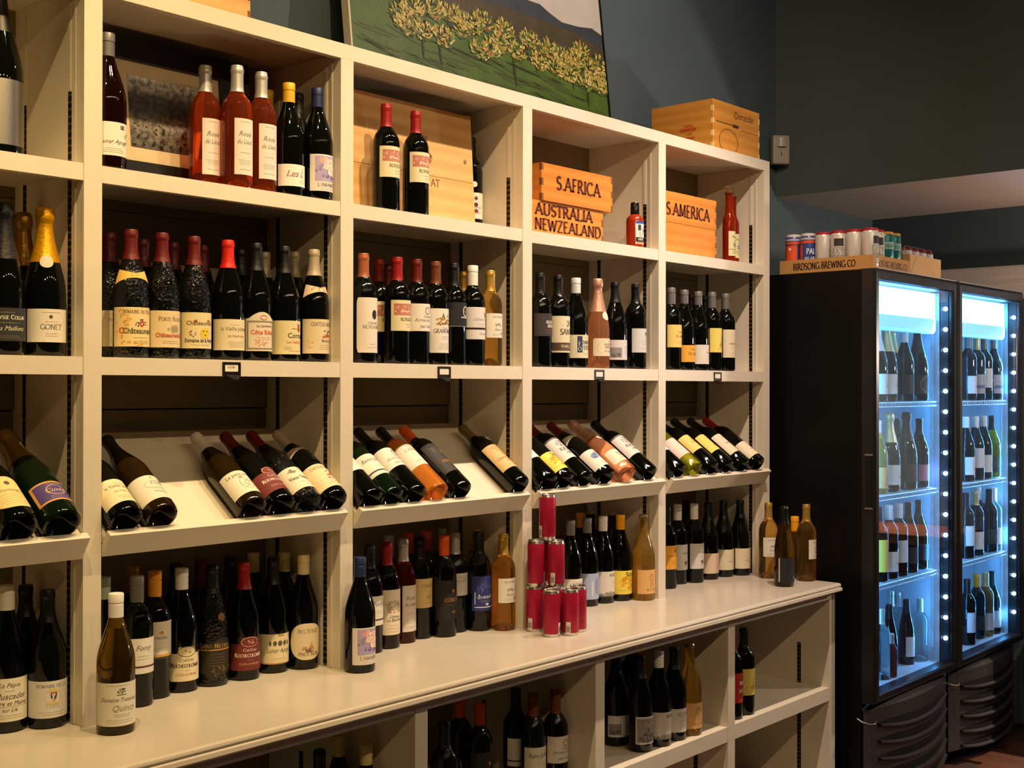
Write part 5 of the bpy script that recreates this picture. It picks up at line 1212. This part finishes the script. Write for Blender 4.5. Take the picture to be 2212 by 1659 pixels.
for i in range(150):
    t = rnd.random() ** 1.3
    k = rnd.randint(-6, 6)
    x = k * (.010 + .016 * (1 - t)) + rnd.uniform(-.004, .004)
    z = .104 + .09 * t
    s = (.0055 - .0042 * t) * rnd.uniform(.5, 1.2)
    if abs(x) < .106:
        vr.add([(x + s * rnd.uniform(.6, 1.2) * cos(q), .0006, z + s * rnd.uniform(.4, .9) * sin(q)) for q in (0, 1, 2.1, 3.1, 4.2, 5.2)], [tuple(range(6))])
vr.obj('printed_vines', ink('#1d1610'), fr_)

# ------------------------------------------------------------------ wooden crates and panels
PINE = wood('pine_pale', '#d8ab6c', '#cc9a58', axis='X', scale=14, dist=3, rough=.6)
ORNG = wood('pine_orange', '#d98c34', '#c87a28', axis='X', scale=16, dist=4, rough=.5)
CRAT = wood('pine_gold', '#cb8c38', '#bc7e2a', axis='X', scale=16, dist=4, rough=.5)
CRATY = wood('pine_gold_side', '#cb8c38', '#bc7e2a', axis='Y', scale=16, dist=4, rough=.5)
STAMP = '#5a2410'


def crate(name, label, x0, x1, y0, y1, z0, z1, m, els, my=None, planks=1, side=None, joint='#7a4a1c'):
    """open-jointed wooden box: front/back boards, end boards, lid, base and finger joints"""
    c = thing(name, label, 'crate', ((x0 + x1) / 2, y0, z0 + .0004))
    w2, d, h, t = (x1 - x0) / 2, y1 - y0, z1 - z0, .010
    my = my or m
    for i in range(planks):
        a, b = h * i / planks + (.0008 if i else 0), h * (i + 1) / planks
        MB().box(-w2, w2, 0, t, a, b).obj('front_board', m, c, bevel=.0012)
    MB().box(-w2, w2, d - t, d, 0, h).obj('back_board', m, c)
    MB().box(-w2 - .0002, -w2 + t, t + .0003, d - t - .0003, 0, h).obj('end_board', my, c)
    MB().box(w2 - t, w2 + .0002, t + .0003, d - t - .0003, 0, h).obj('end_board', my, c)
    MB().box(-w2 + t + .0005, w2 - t - .0005, t + .0005, d - t - .0005, h - .012, h - .001).obj('lid', m, c)
    MB().box(-w2 + t + .0005, w2 - t - .0005, t + .0005, d - t - .0005, .001, .009).obj('base_board', m, c)
    n = max(4, int(h / .022))
    fj = MB().box(-.0046, .0046, -.0006, t, .001, h / n - .001).mesh('finger_joint')
    for i in range(0, n, 2):
        for sx in (-1, 1):
            share('finger_joint', fj, mat('joint_' + joint[1:], joint, rough=.6), c, (sx * (w2 - .004), 0, h * i / n))
    if els:
        print_on(c, els, lambda u, v, n: (u / 1000, -.0012 - n * .00005, v / 1000), 'lettering', 'stamp')
    if side:
        print_on(c, side, lambda u, v, n: (-w2 - .0014 - n * .00005, d / 2 - u / 1000, v / 1000), 'lettering', 'stamp')
    return c


crate('wooden_crate', 'orange pine crate stamped AUSTRALIA, bottom one of two stacked on top shelf', 1.4945, 1.916, .045, .27, S1T, 2.254, ORNG,
      [('H', 'AUSTRALIA', 4, 64, 36, STAMP, -300), ('H', 'NEWZEALAND', 26, 16, 36, STAMP, -348)])
crate('wooden_crate', 'orange pine crate stamped S.AFRICA, stacked upon another crate', 1.583, 1.960, .038, .26, 2.2548, 2.376, ORNG,
      [('H', 'S.AFRICA', 4, 44, 42, STAMP, -236)])
crate('wooden_crate', 'orange pine crate stamped S.AMERICA in the rightmost bay', 2.2295, 2.627, .04, .27, S1T, 2.372, ORNG,
      [('H', 'S.AMERICA', 6, 142, 44, STAMP, -292)], planks=2)
crate('wooden_crate', 'golden pine crate with red stamp on top of shelving right end', 2.57, 2.915, .02, .30, Z_TOP, 2.754, CRAT,
      [('I', 'iQuercecchio', 50, 138, 28, '#6a3c14', 150), ('R', -150, 106, 20, 109, '#5a3210'), ('R', -30, 100, 10, 112, '#3c2410'), ('O', -60, 40, 70, 50, 5, '#96601f'), ('R', 30, 96, 160, 97.5, '#7a4a1c')], CRATY,
      side=[('G', 'TAPSA', 30, 92, 11, '#b8401c', 50), ('R', -6, 78, 66, 88, '#b8401c'), ('G', 'LOT', 38, 62, 9, '#a8481c', 30), ('R', 0, 48, 60, 54, '#b8501c')], joint='#e0bc70')
crate('wooden_crate', 'pale pine crate on top of shelving at the left', .08, .436, .02, .27, Z_TOP, 2.80, PINE, [])
pn = thing('crate_panel', 'pale pine crate panel with stamped letters leaning behind red-capped bottles', 'panel', (1.075, .118, S1T + .001), (-radians(3.5), 0, 0))
for i, (a, b) in enumerate(((0, .142), (.1425, .352))):
    MB().box(-.285, .285, 0, .014, a, b).obj('plank', PINE, pn, bevel=.002)
print_on(pn, [('S', 'AT', 116, 112, 22, '#6a4a24', 60), ('S', 'TEAUX', 70, 250, 10, '#6a4a24', 60), ('W', 98, 196, 8, 16, 30, 2.5, '#7a5a34'), ('E', 250, 205, 6, 7, '#8a5c30'), ('W', 190, 300, 60, 30, 3, 3, '#9a6a34')], lambda u, v, n: (u / 1000, -.0006 - n * .00005, v / 1000), 'lettering', 'knot')

# ------------------------------------------------------------------ hot sauce and oil bottles, top shelf right
hs_ = thing('sauce_bottle', 'small red hot sauce bottle with black cap and picture label', 'bottle', (2.115, .055, S1T + .0004))
MB().lathe([(0, .002), (.026, 0), (.030, .003), (.031, .008), (.031, .098), (.029, .108), (.022, .116), (.015, .120), (.0125, .124), (.0125, .130), (0, .130)], 28).obj('glass', mat('hot_sauce', '#8c2410', rough=.12, spec=.6, noise=(30, '#a03418', .5)), hs_, smooth=40)
MB().lathe([(.013, .121), (.0155, .121), (.0160, .126), (.0150, .160), (.0135, .163), (0, .163)], 24).obj('cap', mat('cap_black_gloss', '#0e0d0d', rough=.2), hs_, smooth=40)
pb = label = None
lb = MB()
n = 20
for i in range(n + 1):
    a = radians(-50 + 100 * i / n)
    for z in (.014, .094):
        lb.v.append((.0314 * sin(a), -.0314 * cos(a), z))
lb.f = [(2 * i, 2 * i + 2, 2 * i + 3, 2 * i + 1) for i in range(n)]
lb = lb.obj('label', ink('#d8d4cc'), hs_, smooth=40)
print_on(lb, [('R', -26, 72, 26, 80, '#2c4a9c'), ('R', -18, 48, -6, 68, '#2c3430'), ('E', 8, 58, 5, 6, '#c89678'), ('Q', [(-2, 26), (18, 26), (14, 52), (3, 52)], '#262a38'), ('R', -14, 28, -6, 46, '#c8a89c'), ('R', -26, 8, 26, 24, '#1c1818'), ('H', 'HOT', -6, 13, 8, '#d8d4cc'), ('R', 4, 2, 26, 8, '#b83422'), ('R', -24, 2, 0, 7, '#d88a2c')], lambda u, v, n: ((.0319 + n * .00005) * sin(u / 1000 / .0314), -(.0319 + n * .00005) * cos(u / 1000 / .0314), .014 + v / 1000))
for x, y, s, lab in ((2.735, .050, 1.0, 'slim red infused oil bottle, nearer of two, with square sticker'), (2.806, .075, .98, 'slim red infused oil bottle, farther of two, with picture label')):
    ob = thing('oil_bottle', lab, 'bottle', (x, y, S1T + .0004), None, 'pair of slim red oil bottles')
    ob.scale = (s, s, s)
    MB().lathe([(0, .012), (.018, .003), (.021, 0), (.0245, .004), (.025, .010), (.025, .158), (.0238, .170), (.019, .182), (.0150, .192), (.0135, .205), (.0135, .262), (.0150, .263), (.0150, .270), (0, .270)], 28).obj('glass', mat('chili_oil', '#a02808', rough=.05, trans=.55, ior=1.36), ob, smooth=40)
    MB().lathe([(0, .2702), (.011, .2702), (.011, .290), (0, .290)], 20).obj('cork', mat('cork', '#c09a68', rough=.8, noise=(120, '#8a6438', .8)), ob, smooth=40)
    MB().lathe([(.0152, .268), (.0168, .268), (.0168, .292), (.0150, .297), (0, .298)], 24).obj('stopper_sleeve', mat('clear_sleeve', '#f0ece4', rough=.05, trans=1, ior=1.1), ob, smooth=40)
    els = [('I', 'Piment', 2, 70, 9, '#5c5434', 34), ('W', 4, 44, 12, 14, 26, 3, '#4c5a6c'), ('R', -26, 24, 26, 26, '#8a8458'), ('L', 2, 16, 34, 2, 5, '#7a7450')]
    lb = MB()
    for i in range(n + 1):
        a = radians(-62 + 124 * i / n)
        for z in (.024, .120):
            lb.v.append((.0254 * sin(a), -.0254 * cos(a), z))
    lb.f = [(2 * i, 2 * i + 2, 2 * i + 3, 2 * i + 1) for i in range(n)]
    lb = lb.obj('label', ink('#cfc896'), ob, smooth=40)
    print_on(lb, els, lambda u, v, q: ((.0259 + q * .00005) * sin(u / 1000 / .0254), -(.0259 + q * .00005) * cos(u / 1000 / .0254), .024 + v / 1000))

# ------------------------------------------------------------------ vineyard painting leaning on the wall
PX0, PX1, PH = .985, 2.262, .92
PC = (PX0 + PX1) / 2
pt = thing('painting', 'large landscape painting of yellow vines on green slope above shelving', 'painting', (PC, .262, Z_TOP + .0005), (-radians(6.5), 0, 0))
pw = (PX1 - PX0) / 2
MB().box(-pw + .006, pw - .008, 0, .022, .006, PH - .006).obj('canvas', mat('painted_grass', '#4c6a24', rough=.55, noise=(7, '#364d1a', .9), bump=(90, .3)), pt)
MB().box(-pw - .001, -pw + .0055, -.004, .026, 0, PH).obj('frame_bar', mat('frame_cream', '#cfc6b0', rough=.5), pt)
MB().box(pw - .0075, pw, -.004, .026, 0, PH).obj('frame_bar', FB, pt)
MB().box(-pw + .006, pw - .008, -.004, .026, 0, .0055).obj('frame_bar', FB, pt)
MB().box(-pw + .006, pw - .008, -.004, .026, PH - .0055, PH).obj('frame_bar', FB, pt)
PP = lambda p: (p[0] - .022 - PC, (p[1] - Z_TOP) * .985)
LW, RW = -pw + .007, pw - .009


def flat(name, pts, m, lay):
    MB().add([(min(max(x, LW), RW), -.0006 - lay * .0004, max(.006, min(z, PH - .008))) for x, z in pts], [tuple(range(len(pts)))]).obj(name, m, pt)


ridge = [PP(p) for p in ((1.663, 3.000), (1.819, 3.019), (1.92, 3.021), (1.971, 3.001), (2.037, 2.982), (2.132, 2.987), (2.216, 3.0), (2.308, 2.985))]
blueb = [PP(p) for p in ((1.493, 2.943), (1.722, 2.959), (1.92, 2.956), (2.105, 2.955), (2.317, 2.925))]
grass = [PP(p) for p in ((.95, 2.93), (1.086, 2.90), (1.221, 2.885), (1.406, 2.885), (1.722, 2.863), (2.326, 2.784))]
flat('painted_sky', [(LW, PH), (LW, blueb[0][1])] + ridge + [(RW, PH)], mat('painted_sky', '#c2bcb4', rough=.55, noise=(6, '#b0aaa4', .6)), 1)
flat('painted_mountain', [(LW, .42), (LW + .3, .40)] + [(x, z) for x, z in blueb] + list(reversed(ridge)) + [(LW + .35, .52), (LW, .50)], mat('painted_mountain', '#3c444c', rough=.55, noise=(9, '#2c3238', .8), bump=(80, .3)), 2)
flat('painted_hill', grass + list(reversed([(x, z + .004) for x, z in blueb])) + [(LW + .3, .41), (LW, .425)], mat('painted_hill', '#4c4432', rough=.55, noise=(8, '#3a3426', .8), bump=(80, .3)), 3)
rnd = random.Random(21)
fol = [(1.231, 2.822), (1.281, 2.855), (1.374, 2.87), (1.241, 2.788), (1.312, 2.789), (1.406, 2.787), (1.493, 2.836), (1.46, 2.874), (1.582, 2.779), (1.605, 2.885), (1.71, 2.885), (1.77, 2.818), (1.844, 2.874), (1.946, 2.863), (1.882, 2.8), (2.011, 2.851), (2.078, 2.831), (2.132, 2.893), (2.188, 2.836), (2.245, 2.865), (2.273, 2.801), (2.051, 2.792), (2.146, 2.785), (1.64, 2.80), (1.69, 2.83), (1.55, 2.86), (2.23, 2.78), (2.10, 2.86), (1.98, 2.80)]
dabs = {c: MB() for c in ('#b3a24a', '#c8bb70', '#96943c', '#6c7a34', '#bf8a44', '#a05a30', '#46542a', '#2c3018')}


def dab(c, x, z, l, w, ang, lay):
    ca, sa = cos(ang), sin(ang)
    ps = [(-l, 0), (-l * .4, w), (l * .5, w * .8), (l, 0), (l * .4, -w), (-l * .5, -w * .8)]
    dabs[c].add([(min(max(x + a * ca - b * sa, LW), RW), -.0006 - lay * .0004, max(.007, z + a * sa + b * ca)) for a, b in ps], [tuple(range(6))])


cols = list(dabs)
for fx, fz in fol:
    x, z = PP((fx, fz))
    for i in range(30):          # dark under-painting of each crown
        a, r = rnd.uniform(0, 2 * pi), sqrt(rnd.random())
        dab(rnd.choice(('#46542a', '#6c7a34', '#46542a', '#2c3018')), x + .056 * r * cos(a), z + .036 * r * sin(a), rnd.uniform(.008, .020), rnd.uniform(.003, .008), rnd.uniform(-.6, .9), 4.2 + i % 5 * .1)
    for i in range(64):
        a, r = rnd.uniform(0, 2 * pi), sqrt(rnd.random())
        c = rnd.choices(cols, (8, 11, 6, 3, 3, 1.2, 1.5, .5))[0]
        px_, pz_ = .050 * r * cos(a), .034 * r * sin(a)
        dab(c, x + px_, z + pz_ + (.030 * rnd.random() * (1 - r) if i % 3 == 0 else 0), rnd.uniform(.004, .013), rnd.uniform(.0018, .0048), a * .5 + rnd.uniform(.2, 1.2), 5 + i % 12 * .5)
for x0, z0, x1, z1, wd in ((1.312, 2.686, 1.312, 2.79, .006), (1.392, 2.68, 1.385, 2.77, .006), (1.753, 2.679, 1.746, 2.79, .007), (2.073, 2.729, 2.072, 2.80, .004), (2.155, 2.679, 2.155, 2.775, .007), (1.869, 2.757, 1.87, 2.80, .004), (1.972, 2.78, 1.972, 2.82, .004), (1.16, 2.81, 1.30, 2.79, .004), (1.38, 2.765, 1.64, 2.735, .004), (1.70, 2.765, 1.90, 2.745, .005), (2.10, 2.76, 2.30, 2.745, .005), (1.50, 2.815, 1.52, 2.86, .003), (1.66, 2.83, 1.67, 2.87, .003)):
    p, q = PP((x0, z0)), PP((x1, z1))
    l = sqrt((q[0] - p[0]) ** 2 + (q[1] - p[1]) ** 2) / 2
    dab('#2c3018', (p[0] + q[0]) / 2, (p[1] + q[1]) / 2, l, wd * .8, atan2(q[1] - p[1], q[0] - p[0]), 4)
for i in range(90):      # dark shadow strokes on the slope
    x, z = rnd.uniform(LW + .05, RW - .05), rnd.uniform(.05, .19)
    dab('#46542a', x, z, rnd.uniform(.03, .10), rnd.uniform(.002, .006), rnd.uniform(-.25, -.02), 1.5)
for c, b in dabs.items():
    o = b.obj('brush_strokes', mat('dab_' + c[1:], c, rough=.55, noise=(60, c, .2)), pt)
    o['kind'] = 'stuff'

# ------------------------------------------------------------------ motion sensor in the corner
ms = thing('motion_sensor', 'cream corner-mounted motion sensor on dark wall beside shelving', 'sensor', (3.705, .365, 2.70), (0, 0, radians(-42)))
SENS = mat('sensor_plastic', '#b5ac98', rough=.5, noise=(30, '#aca28e', .4))
MB().box(-.040, .040, -.018, .026, 0, .135).obj('housing', SENS, ms, bevel=.008)
MB().lathe([(.026, .078), (.030, .080), (.030, .122), (.026, .124)], 20, cy=-.004).obj('lens', mat('sensor_lens', '#c9c2ae', rough=.3), ms, smooth=40)
MB().box(-.002, .002, -.0195, -.017, .036, .056).obj('indicator_slot', BLACKP, ms)

# ------------------------------------------------------------------ display fridges
LINER = mat('fridge_liner', '#aeb8be', rough=.4, noise=(12, '#a4aeb6', .3))
WIRE = mat('wire_white', '#d5dade', rough=.25, metal=.4)
LEDM = mat('led_lamp', '#9fd0ff', emit=45, ecol='#a8d4ff')
HEADM = mat('header_lamp', '#cdeaff', emit=7.5, ecol='#62bcff')
VALM = mat('header_valance', '#bfe4f5', rough=.4, emit=.8, ecol='#4fc0ff')
pane = bpy.data.materials.new('door_glass')
pane.use_nodes = True
nt = pane.node_tree
nt.nodes.clear()
out = nt.nodes.new('ShaderNodeOutputMaterial')
ms_ = nt.nodes.new('ShaderNodeMixShader')
tr_ = nt.nodes.new('ShaderNodeBsdfTransparent')
tr_.inputs[0].default_value = (.93, .96, .98, 1)
gl_ = nt.nodes.new('ShaderNodeBsdfGlossy')
gl_.inputs['Roughness'].default_value = .01
lw_ = nt.nodes.new('ShaderNodeLayerWeight')
pw_ = nt.nodes.new('ShaderNodeMath')
pw_.operation = 'POWER'
pw_.inputs[1].default_value = 4.5
fz_ = nt.nodes.new('ShaderNodeMapRange')
fz_.inputs[3].default_value = .045
fz_.inputs[4].default_value = 1.0
nt.links.new(lw_.outputs['Facing'], pw_.inputs[0])
nt.links.new(pw_.outputs[0], fz_.inputs[0])
for a, b in ((fz_.outputs[0], ms_.inputs[0]), (tr_.outputs[0], ms_.inputs[1]), (gl_.outputs[0], ms_.inputs[2]), (ms_.outputs[0], out.inputs[0])):
    nt.links.new(a, b)
led_me = MB().lathe([(0, -.009), (.0065, -.0065), (.009, 0), (.0065, .0065), (0, .009)], 10).mesh('led_lamp', smooth=60)
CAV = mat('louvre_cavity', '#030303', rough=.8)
GRIL = mat('grille_plastic', '#3c393a', rough=.34, noise=(30, '#343132', .5))


def fridge(x0, x1, label):
    F = thing('display_fridge', label, 'fridge', ((x0 + x1) / 2, 0, 0), None, 'glass door display fridges')
    w2 = (x1 - x0) / 2
    YB_, YF_ = .37, -.350
    ZB, ZT = .435, 2.118
    t = .045
    cab = MB()
    cab.box(-w2, -w2 + t, YF_, YB_, .06, ZT).box(w2 - t, w2, YF_, YB_, .06, ZT)
    cab.box(-w2 + t, w2 - t, YF_, YB_, ZT - t, ZT).box(-w2 + t, w2 - t, YB_ - .04, YB_, .06, ZT - t).box(-w2 + t, w2 - t, YF_ + .04, YB_ - .04, .06, ZB)
    cab.obj('cabinet', BLACKM, F)
    ln = MB()
    i0, i1 = -w2 + t, w2 - t
    ln.box(i0, i0 + .004, YF_ + .005, YB_ - .045, ZB + .03, ZT - t - .002).box(i1 - .004, i1, YF_ + .005, YB_ - .045, ZB + .03, ZT - t - .002)
    ln.box(i0 + .004, i1 - .004, YB_ - .05, YB_ - .045, ZB + .03, ZT - t - .002).box(i0, i1, YF_ + .005, YB_ - .045, ZB + .002, ZB + .034)
    ln.obj('liner', LINER, F)
    for z in (1.600, 1.225, .870):
        s = MB()
        for y, zz in ((-.343, 0), (-.343, -.016), (-.05, 0), (.24, 0)):
            s.tube([(i0 + .012, y, z - .0025 + zz), (i1 - .012, y, z - .0025 + zz)], .0026, 6)
        for i in range(25):
            x = i0 + .014 + (i1 - i0 - .028) * i / 24
            s.tube([(x, -.343, z - .018), (x, -.343, z - .0022), (x, .25, z - .0022)], .0016, 5)
        s.obj('wire_shelf', WIRE, F, smooth=60)
    MB().box(i0 + .01, i1 - .02, -.335, -.29, 1.955, 2.068).obj('header_lamp', HEADM, F, bevel=.006)
    vl = MB().prism([(-.338, 1.955), (-.336, 1.905), (-.325, 1.893), (-.290, 1.893), (-.290, 1.9545)], i0 + .01, i1 - .02)
    vl.obj('header_valance', VALM, F)
    for sx, nm in ((1, 'right'), (-1, 'left')):
        xs = sx * (w2 - (.0535 if sx > 0 else .0375))
        strip = MB().box(xs - .003, xs + .003, -.388, -.366, .50, 2.06).obj('led_strip', mat('led_strip', '#20262c', rough=.3), F)
        for i in range(17):
            share('led_lamp', led_me, LEDM, strip, (xs - sx * .006, -.377, 2.00 - i * .089))
        xs = sx * (w2 - .058)
        l = bpy.data.lights.new('fridge_led', 'AREA')
        l.shape = 'RECTANGLE'
        l.size, l.size_y = .018, 1.5
        l.energy = 6.0
        l.color = (.07, .40, 1.0)
        lo = bpy.data.objects.new('fridge_led', l)
        col.objects.link(lo)
        lo.parent = F
        lo.location = (xs - sx * .013, -.336, 1.28)
        d = Vector((-sx * .75, .66, 0))
        zax = -d.normalized()
        yax = Vector((0, 0, 1))
        xax = yax.cross(zax)
        lo.rotation_euler = Matrix((xax, yax, zax)).transposed().to_euler()
    # door
    YD0, YD1 = -.410, -.352
    dr = MB().box(-w2, -w2 + .034, YD0, YD1, ZB + .005, ZT + .002).mesh('tmp')
    door = MB()
    outer = [(-w2, ZB), (w2, ZB), (w2, ZT + .002), (-w2, ZT + .002)]
    inner = [(-w2 + .034, ZB + .038), (w2 - .050, ZB + .038), (w2 - .050, ZT - .046), (-w2 + .034, ZT - .046)]
    c = .012
    rings = [[(x, YD1, z) for x, z in outer], [(x, YD0 + c, z) for x, z in outer],
             [(x * (1 - c / w2), YD0 + .003, z + (c if i < 2 else -c)) for i, (x, z) in enumerate(outer)],
             [(x + (-.006 if i in (0, 3) else .006), YD0, z + (-.006 if i < 2 else .006)) for i, (x, z) in enumerate(inner)],
             [(x, YD0 + .010, z) for x, z in inner], [(x, YD1, z) for x, z in inner]]
    vs = [v for r in rings for v in r]
    fs = [(a * 4 + i, a * 4 + (i + 1) % 4, ((a + 1) % 6) * 4 + (i + 1) % 4, ((a + 1) % 6) * 4 + i) for a in range(6) for i in range(4)]
    bpy.data.meshes.remove(dr)
    d_o = door.add(vs, fs).obj('door', BLACKP, F)
    MB().box(-w2 + .0345, w2 - .0505, YD0 + .014, YD0 + .020, ZB + .0385, ZT - .0465).obj('glass_pane', pane, d_o)
    tp = MB().box(-w2 + .012, w2 - .012, YD0 + .006, YD1, ZT + .002, ZT + .006).obj('top_strip', CHROME, d_o)
    hd = MB().box(-w2 - .004, -w2 - .0002, YD0 + .016, YD0 + .040, 1.195, 1.395).obj('handle', mat('handle_black', '#050505', rough=.5), d_o, bevel=.001)
    MB().box(-w2 - .005, -w2 - .0002, YD0 + .012, YD0 + .044, 1.395, 1.402).box(-w2 - .005, -w2 - .0002, YD0 + .012, YD0 + .044, 1.188, 1.195).obj('handle_cap', CHROME, d_o)
    # bulging lower grille with curved louvres
    gy = lambda s: -.356 - .060 * (1 - (2 * s - 1) ** 2)
    n = 20
    g = MB()
    rows = [(.428, .0), (.405, .012), (.06, 0)]
    vs, fs = [], []
    for zz, dy in rows:
        vs += [(-w2 + .005 + (2 * w2 - .01) * i / n, gy(i / n) + (.035 if zz > .42 else 0), zz) for i in range(n + 1)]
    for a in range(2):
        fs += [(a * (n + 1) + i, a * (n + 1) + i + 1, (a + 1) * (n + 1) + i + 1, (a + 1) * (n + 1) + i) for i in range(n)]
    gr = g.add(vs, fs).obj('grille', GRIL, F, smooth=50)
    for k in range(5):
        zc = .345 - k * .066
        cv, lv = MB(), MB()
        m = 16
        cvs, lvs = [], []
        for i in range(m + 1):
            s = .10 + .82 * i / m
            x = -w2 + .005 + (2 * w2 - .01) * s
            sag = -.022 * (1 - (2 * (i / m) - 1) ** 2)
            th = .024 * (1 - abs(2 * i / m - 1) ** 4) + .001
            y = gy(s)
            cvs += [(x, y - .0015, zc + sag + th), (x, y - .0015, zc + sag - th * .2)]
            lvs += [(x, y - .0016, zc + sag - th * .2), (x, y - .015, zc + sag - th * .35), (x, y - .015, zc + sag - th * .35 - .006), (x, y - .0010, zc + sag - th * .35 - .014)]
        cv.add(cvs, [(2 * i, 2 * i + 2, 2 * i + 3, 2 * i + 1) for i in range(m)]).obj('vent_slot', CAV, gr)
        lv.add(lvs, [(4 * i + j, 4 * i + 4 + j, 4 * i + 5 + j, 4 * i + 1 + j) for i in range(m) for j in range(3)]).obj('louvre', GRIL, gr, smooth=50)
    MB().tube([(-w2 - .005, -.335, .372), (-w2 - .006, -.358, .362), (-w2 + .006, -.386, .356), (-w2 + .022, -.398, .356), (-w2 + .026, -.396, .368)], .005, 8).obj('hinge_bar', mat('hinge_steel', '#77716a', rough=.35, metal=1), F, smooth=60)
    ft = MB()
    for sx in (-1, 1):
        for y in (-.28, .3):
            ft.lathe([(.024, 0), (.026, .003), (.02, .02), (.014, .03), (.014, .06)], 14, cx=sx * (w2 - .06), cy=y)
    ft.obj('feet', BLACKM, F)
    return F


fridge(3.05, 3.868, 'black glass door display fridge beside the counter, with trays on top')
fridge(3.884, 4.702, 'black glass door display fridge at right edge of picture')

# ------------------------------------------------------------------ cardboard trays of cans on the left fridge
CARD = mat('cardboard', '#b58548', rough=.8, noise=(14, '#a87a40', .5))
CARD2 = mat('cardboard_pale', '#c49a6a', rough=.8, noise=(14, '#b88e5e', .5))
ZF = 2.1185


def tray(x0, x1, y0, y1, h, label, m, front=None, side=None):
    t = thing('cardboard_tray', label, 'tray', ((x0 + x1) / 2, (y0 + y1) / 2, ZF + .0004), None, 'cardboard trays on the fridge')
    a, b, th = (x1 - x0) / 2, (y1 - y0) / 2, .003
    MB().box(-a, a, -b, b, 0, th).obj('tray_base', m, t)
    for bx in ((-a, -a + th, -b, b, th, h), (a - th, a, -b, b, th, h), (-a + th, a - th, -b, -b + th, th, h), (-a + th, a - th, b - th, b, th, h)):
        MB().box(*bx).obj('tray_wall', m, t)
    if front:
        print_on(t, front, lambda u, v, n: (u / 1000, -b - .0005, v / 1000))
    if side:
        print_on(t, side, lambda u, v, n: (-a - .0005, -u / 1000, v / 1000))


BW = [('H', 'BIRDSONG BREWING CO', 0, 12, 26, '#2a1a12', 250)]
tray(3.066, 3.402, -.392, .012, .055, 'brown cardboard beer tray with black lettering on fridge top', CARD, [('H', 'BIRDSONG BREWING CO', 0, 13, 24, '#6a4a3a', 290), ('L', 0, 8, 60, 1, 3, '#8a6a50')], [('H', 'BIRDSONG BREWING CO', -6, 14, 26, '#2a1a12', 270)])
tray(3.406, 3.722, -.392, -.05, .085, 'plain taller cardboard tray on fridge top beside lettered tray', CARD2, [('Q', [(-150, 8), (-148, 6), (-96, 76), (-98, 78)], '#8a6a48')])


def beer_can(x, y, kind, label, rot=0, r=.0325, h=.155):
    c = thing('beer_can', label, 'can', (x, y, ZF + .0038), (0, 0, radians(rot)), 'beer cans in the trays')
    cy2 = lambda u, v, n: ((r + .0005 + n * .00005) * sin(u / 1000 / r), -(r + .0005 + n * .00005) * cos(u / 1000 / r), v / 1000)
    bm_ = {'orange': '#3a4a8c', 'white': '#cfcabd', 'teal': '#1c6a6c', 'maroon': '#6a2424'}[kind]
    b = MB().lathe([(0, .003), (.022, .001), (.025, 0), (r, .010), (r, h - .016), (r - .001, h - .012), (.028 if r > .03 else .024, h - .003)], 28).obj('can_body', mat('beer_' + kind, bm_, rough=.3, metal=.2, noise=(30, bm_, .2)), c, smooth=40)
    lidc = {'orange': '#d8d4ca', 'white': '#a8182a', 'teal': '#d0942c', 'maroon': '#26262c'}[kind]
    lr = .0285 if r > .03 else .0215
    MB().lathe([(lr - .002, h - .008), (lr + .0012, h - .008), (lr + .002, h - .004), (lr + .001, h + .002), (lr - .004, h + .004), (0, h + .0035)], 28).obj('carrier_lid', mat('lid_' + kind, lidc, rough=.35), c, smooth=40)
    els = {'orange': [('R', -100, 118, 100, 128, '#d8501c'), ('R', -100, 132, 100, 140, '#b8b4b0'), ('R', -80, 12, -20, 112, '#d8501c'), ('E', -50, 98, 6, 6, '#d8cfc4'), ('H', 'JALAPENO', 22, 40, 22, '#d0d4e4', 66), ('H', 'PALE', 22, 74, 22, '#d0d4e4', 50)],
           'white': [('R', -30, 96, 8, 126, '#2c2824'), ('R', -34, 20, 12, 90, '#5c564c'), ('R', -32, 22, 10, 88, '#cfcabd'), ('H', 'LAZY', -11, 66, 18, '#5c564c', 38), ('H', 'BIRD', -11, 40, 20, '#5c564c', 38), ('L', 60, 90, 40, 4, 10, '#a8a294')],
           'teal': [('R', -30, 88, 20, 116, '#8ab0a8'), ('H', 'HIGHER', -5, 94, 14, '#1c6a6c', 44), ('Q', [(-12, 20), (8, 20), (2, 60), (-6, 60)], '#c8d4c8'), ('W', 0, 40, 30, 20, 8, 4, '#c8a43c')],
           'maroon': [('R', -100, h * 1000 - 34, 100, h * 1000 - 18, '#b8b4b4'), ('H', 'CLB', -8, 52, 16, '#c8b4a8', 30)]}[kind]
    print_on(b, els, cy2)


for i, k in enumerate(['orange', 'orange', 'white', 'white', 'white', 'white']):
    beer_can(3.1035, -.030 - .0665 * i, k, ['orange and blue beer can at the back of the lettered tray', 'blue beer can with white lettering in lettered tray', 'red-lidded white beer can nearest the blue can', 'red-lidded white beer can with dark label panel', 'red-lidded white beer can, second from tray corner', 'red-lidded white beer can at the front corner of tray'][i], rot=[0, -70, 40, -45, 60, 10][i])
for i, k in enumerate(['white', 'teal', 'teal']):
    beer_can(3.1035 + .0675 * (i + 1) + (.02 if i else 0), -.355, k, ['red-lidded white beer can beside teal cans', 'teal beer can with yellow lid, left one', 'teal beer can with yellow lid, right one'][i], rot=-20)
for i in range(4):
    beer_can(3.446 + .072 * i, -.352, 'maroon', ['maroon and silver can, leftmost of four small ones', 'maroon and silver can, second of four small ones', 'maroon and silver can, third of four small ones', 'maroon and silver can, rightmost of four small ones'][i], rot=-20, r=.0285, h=.118)
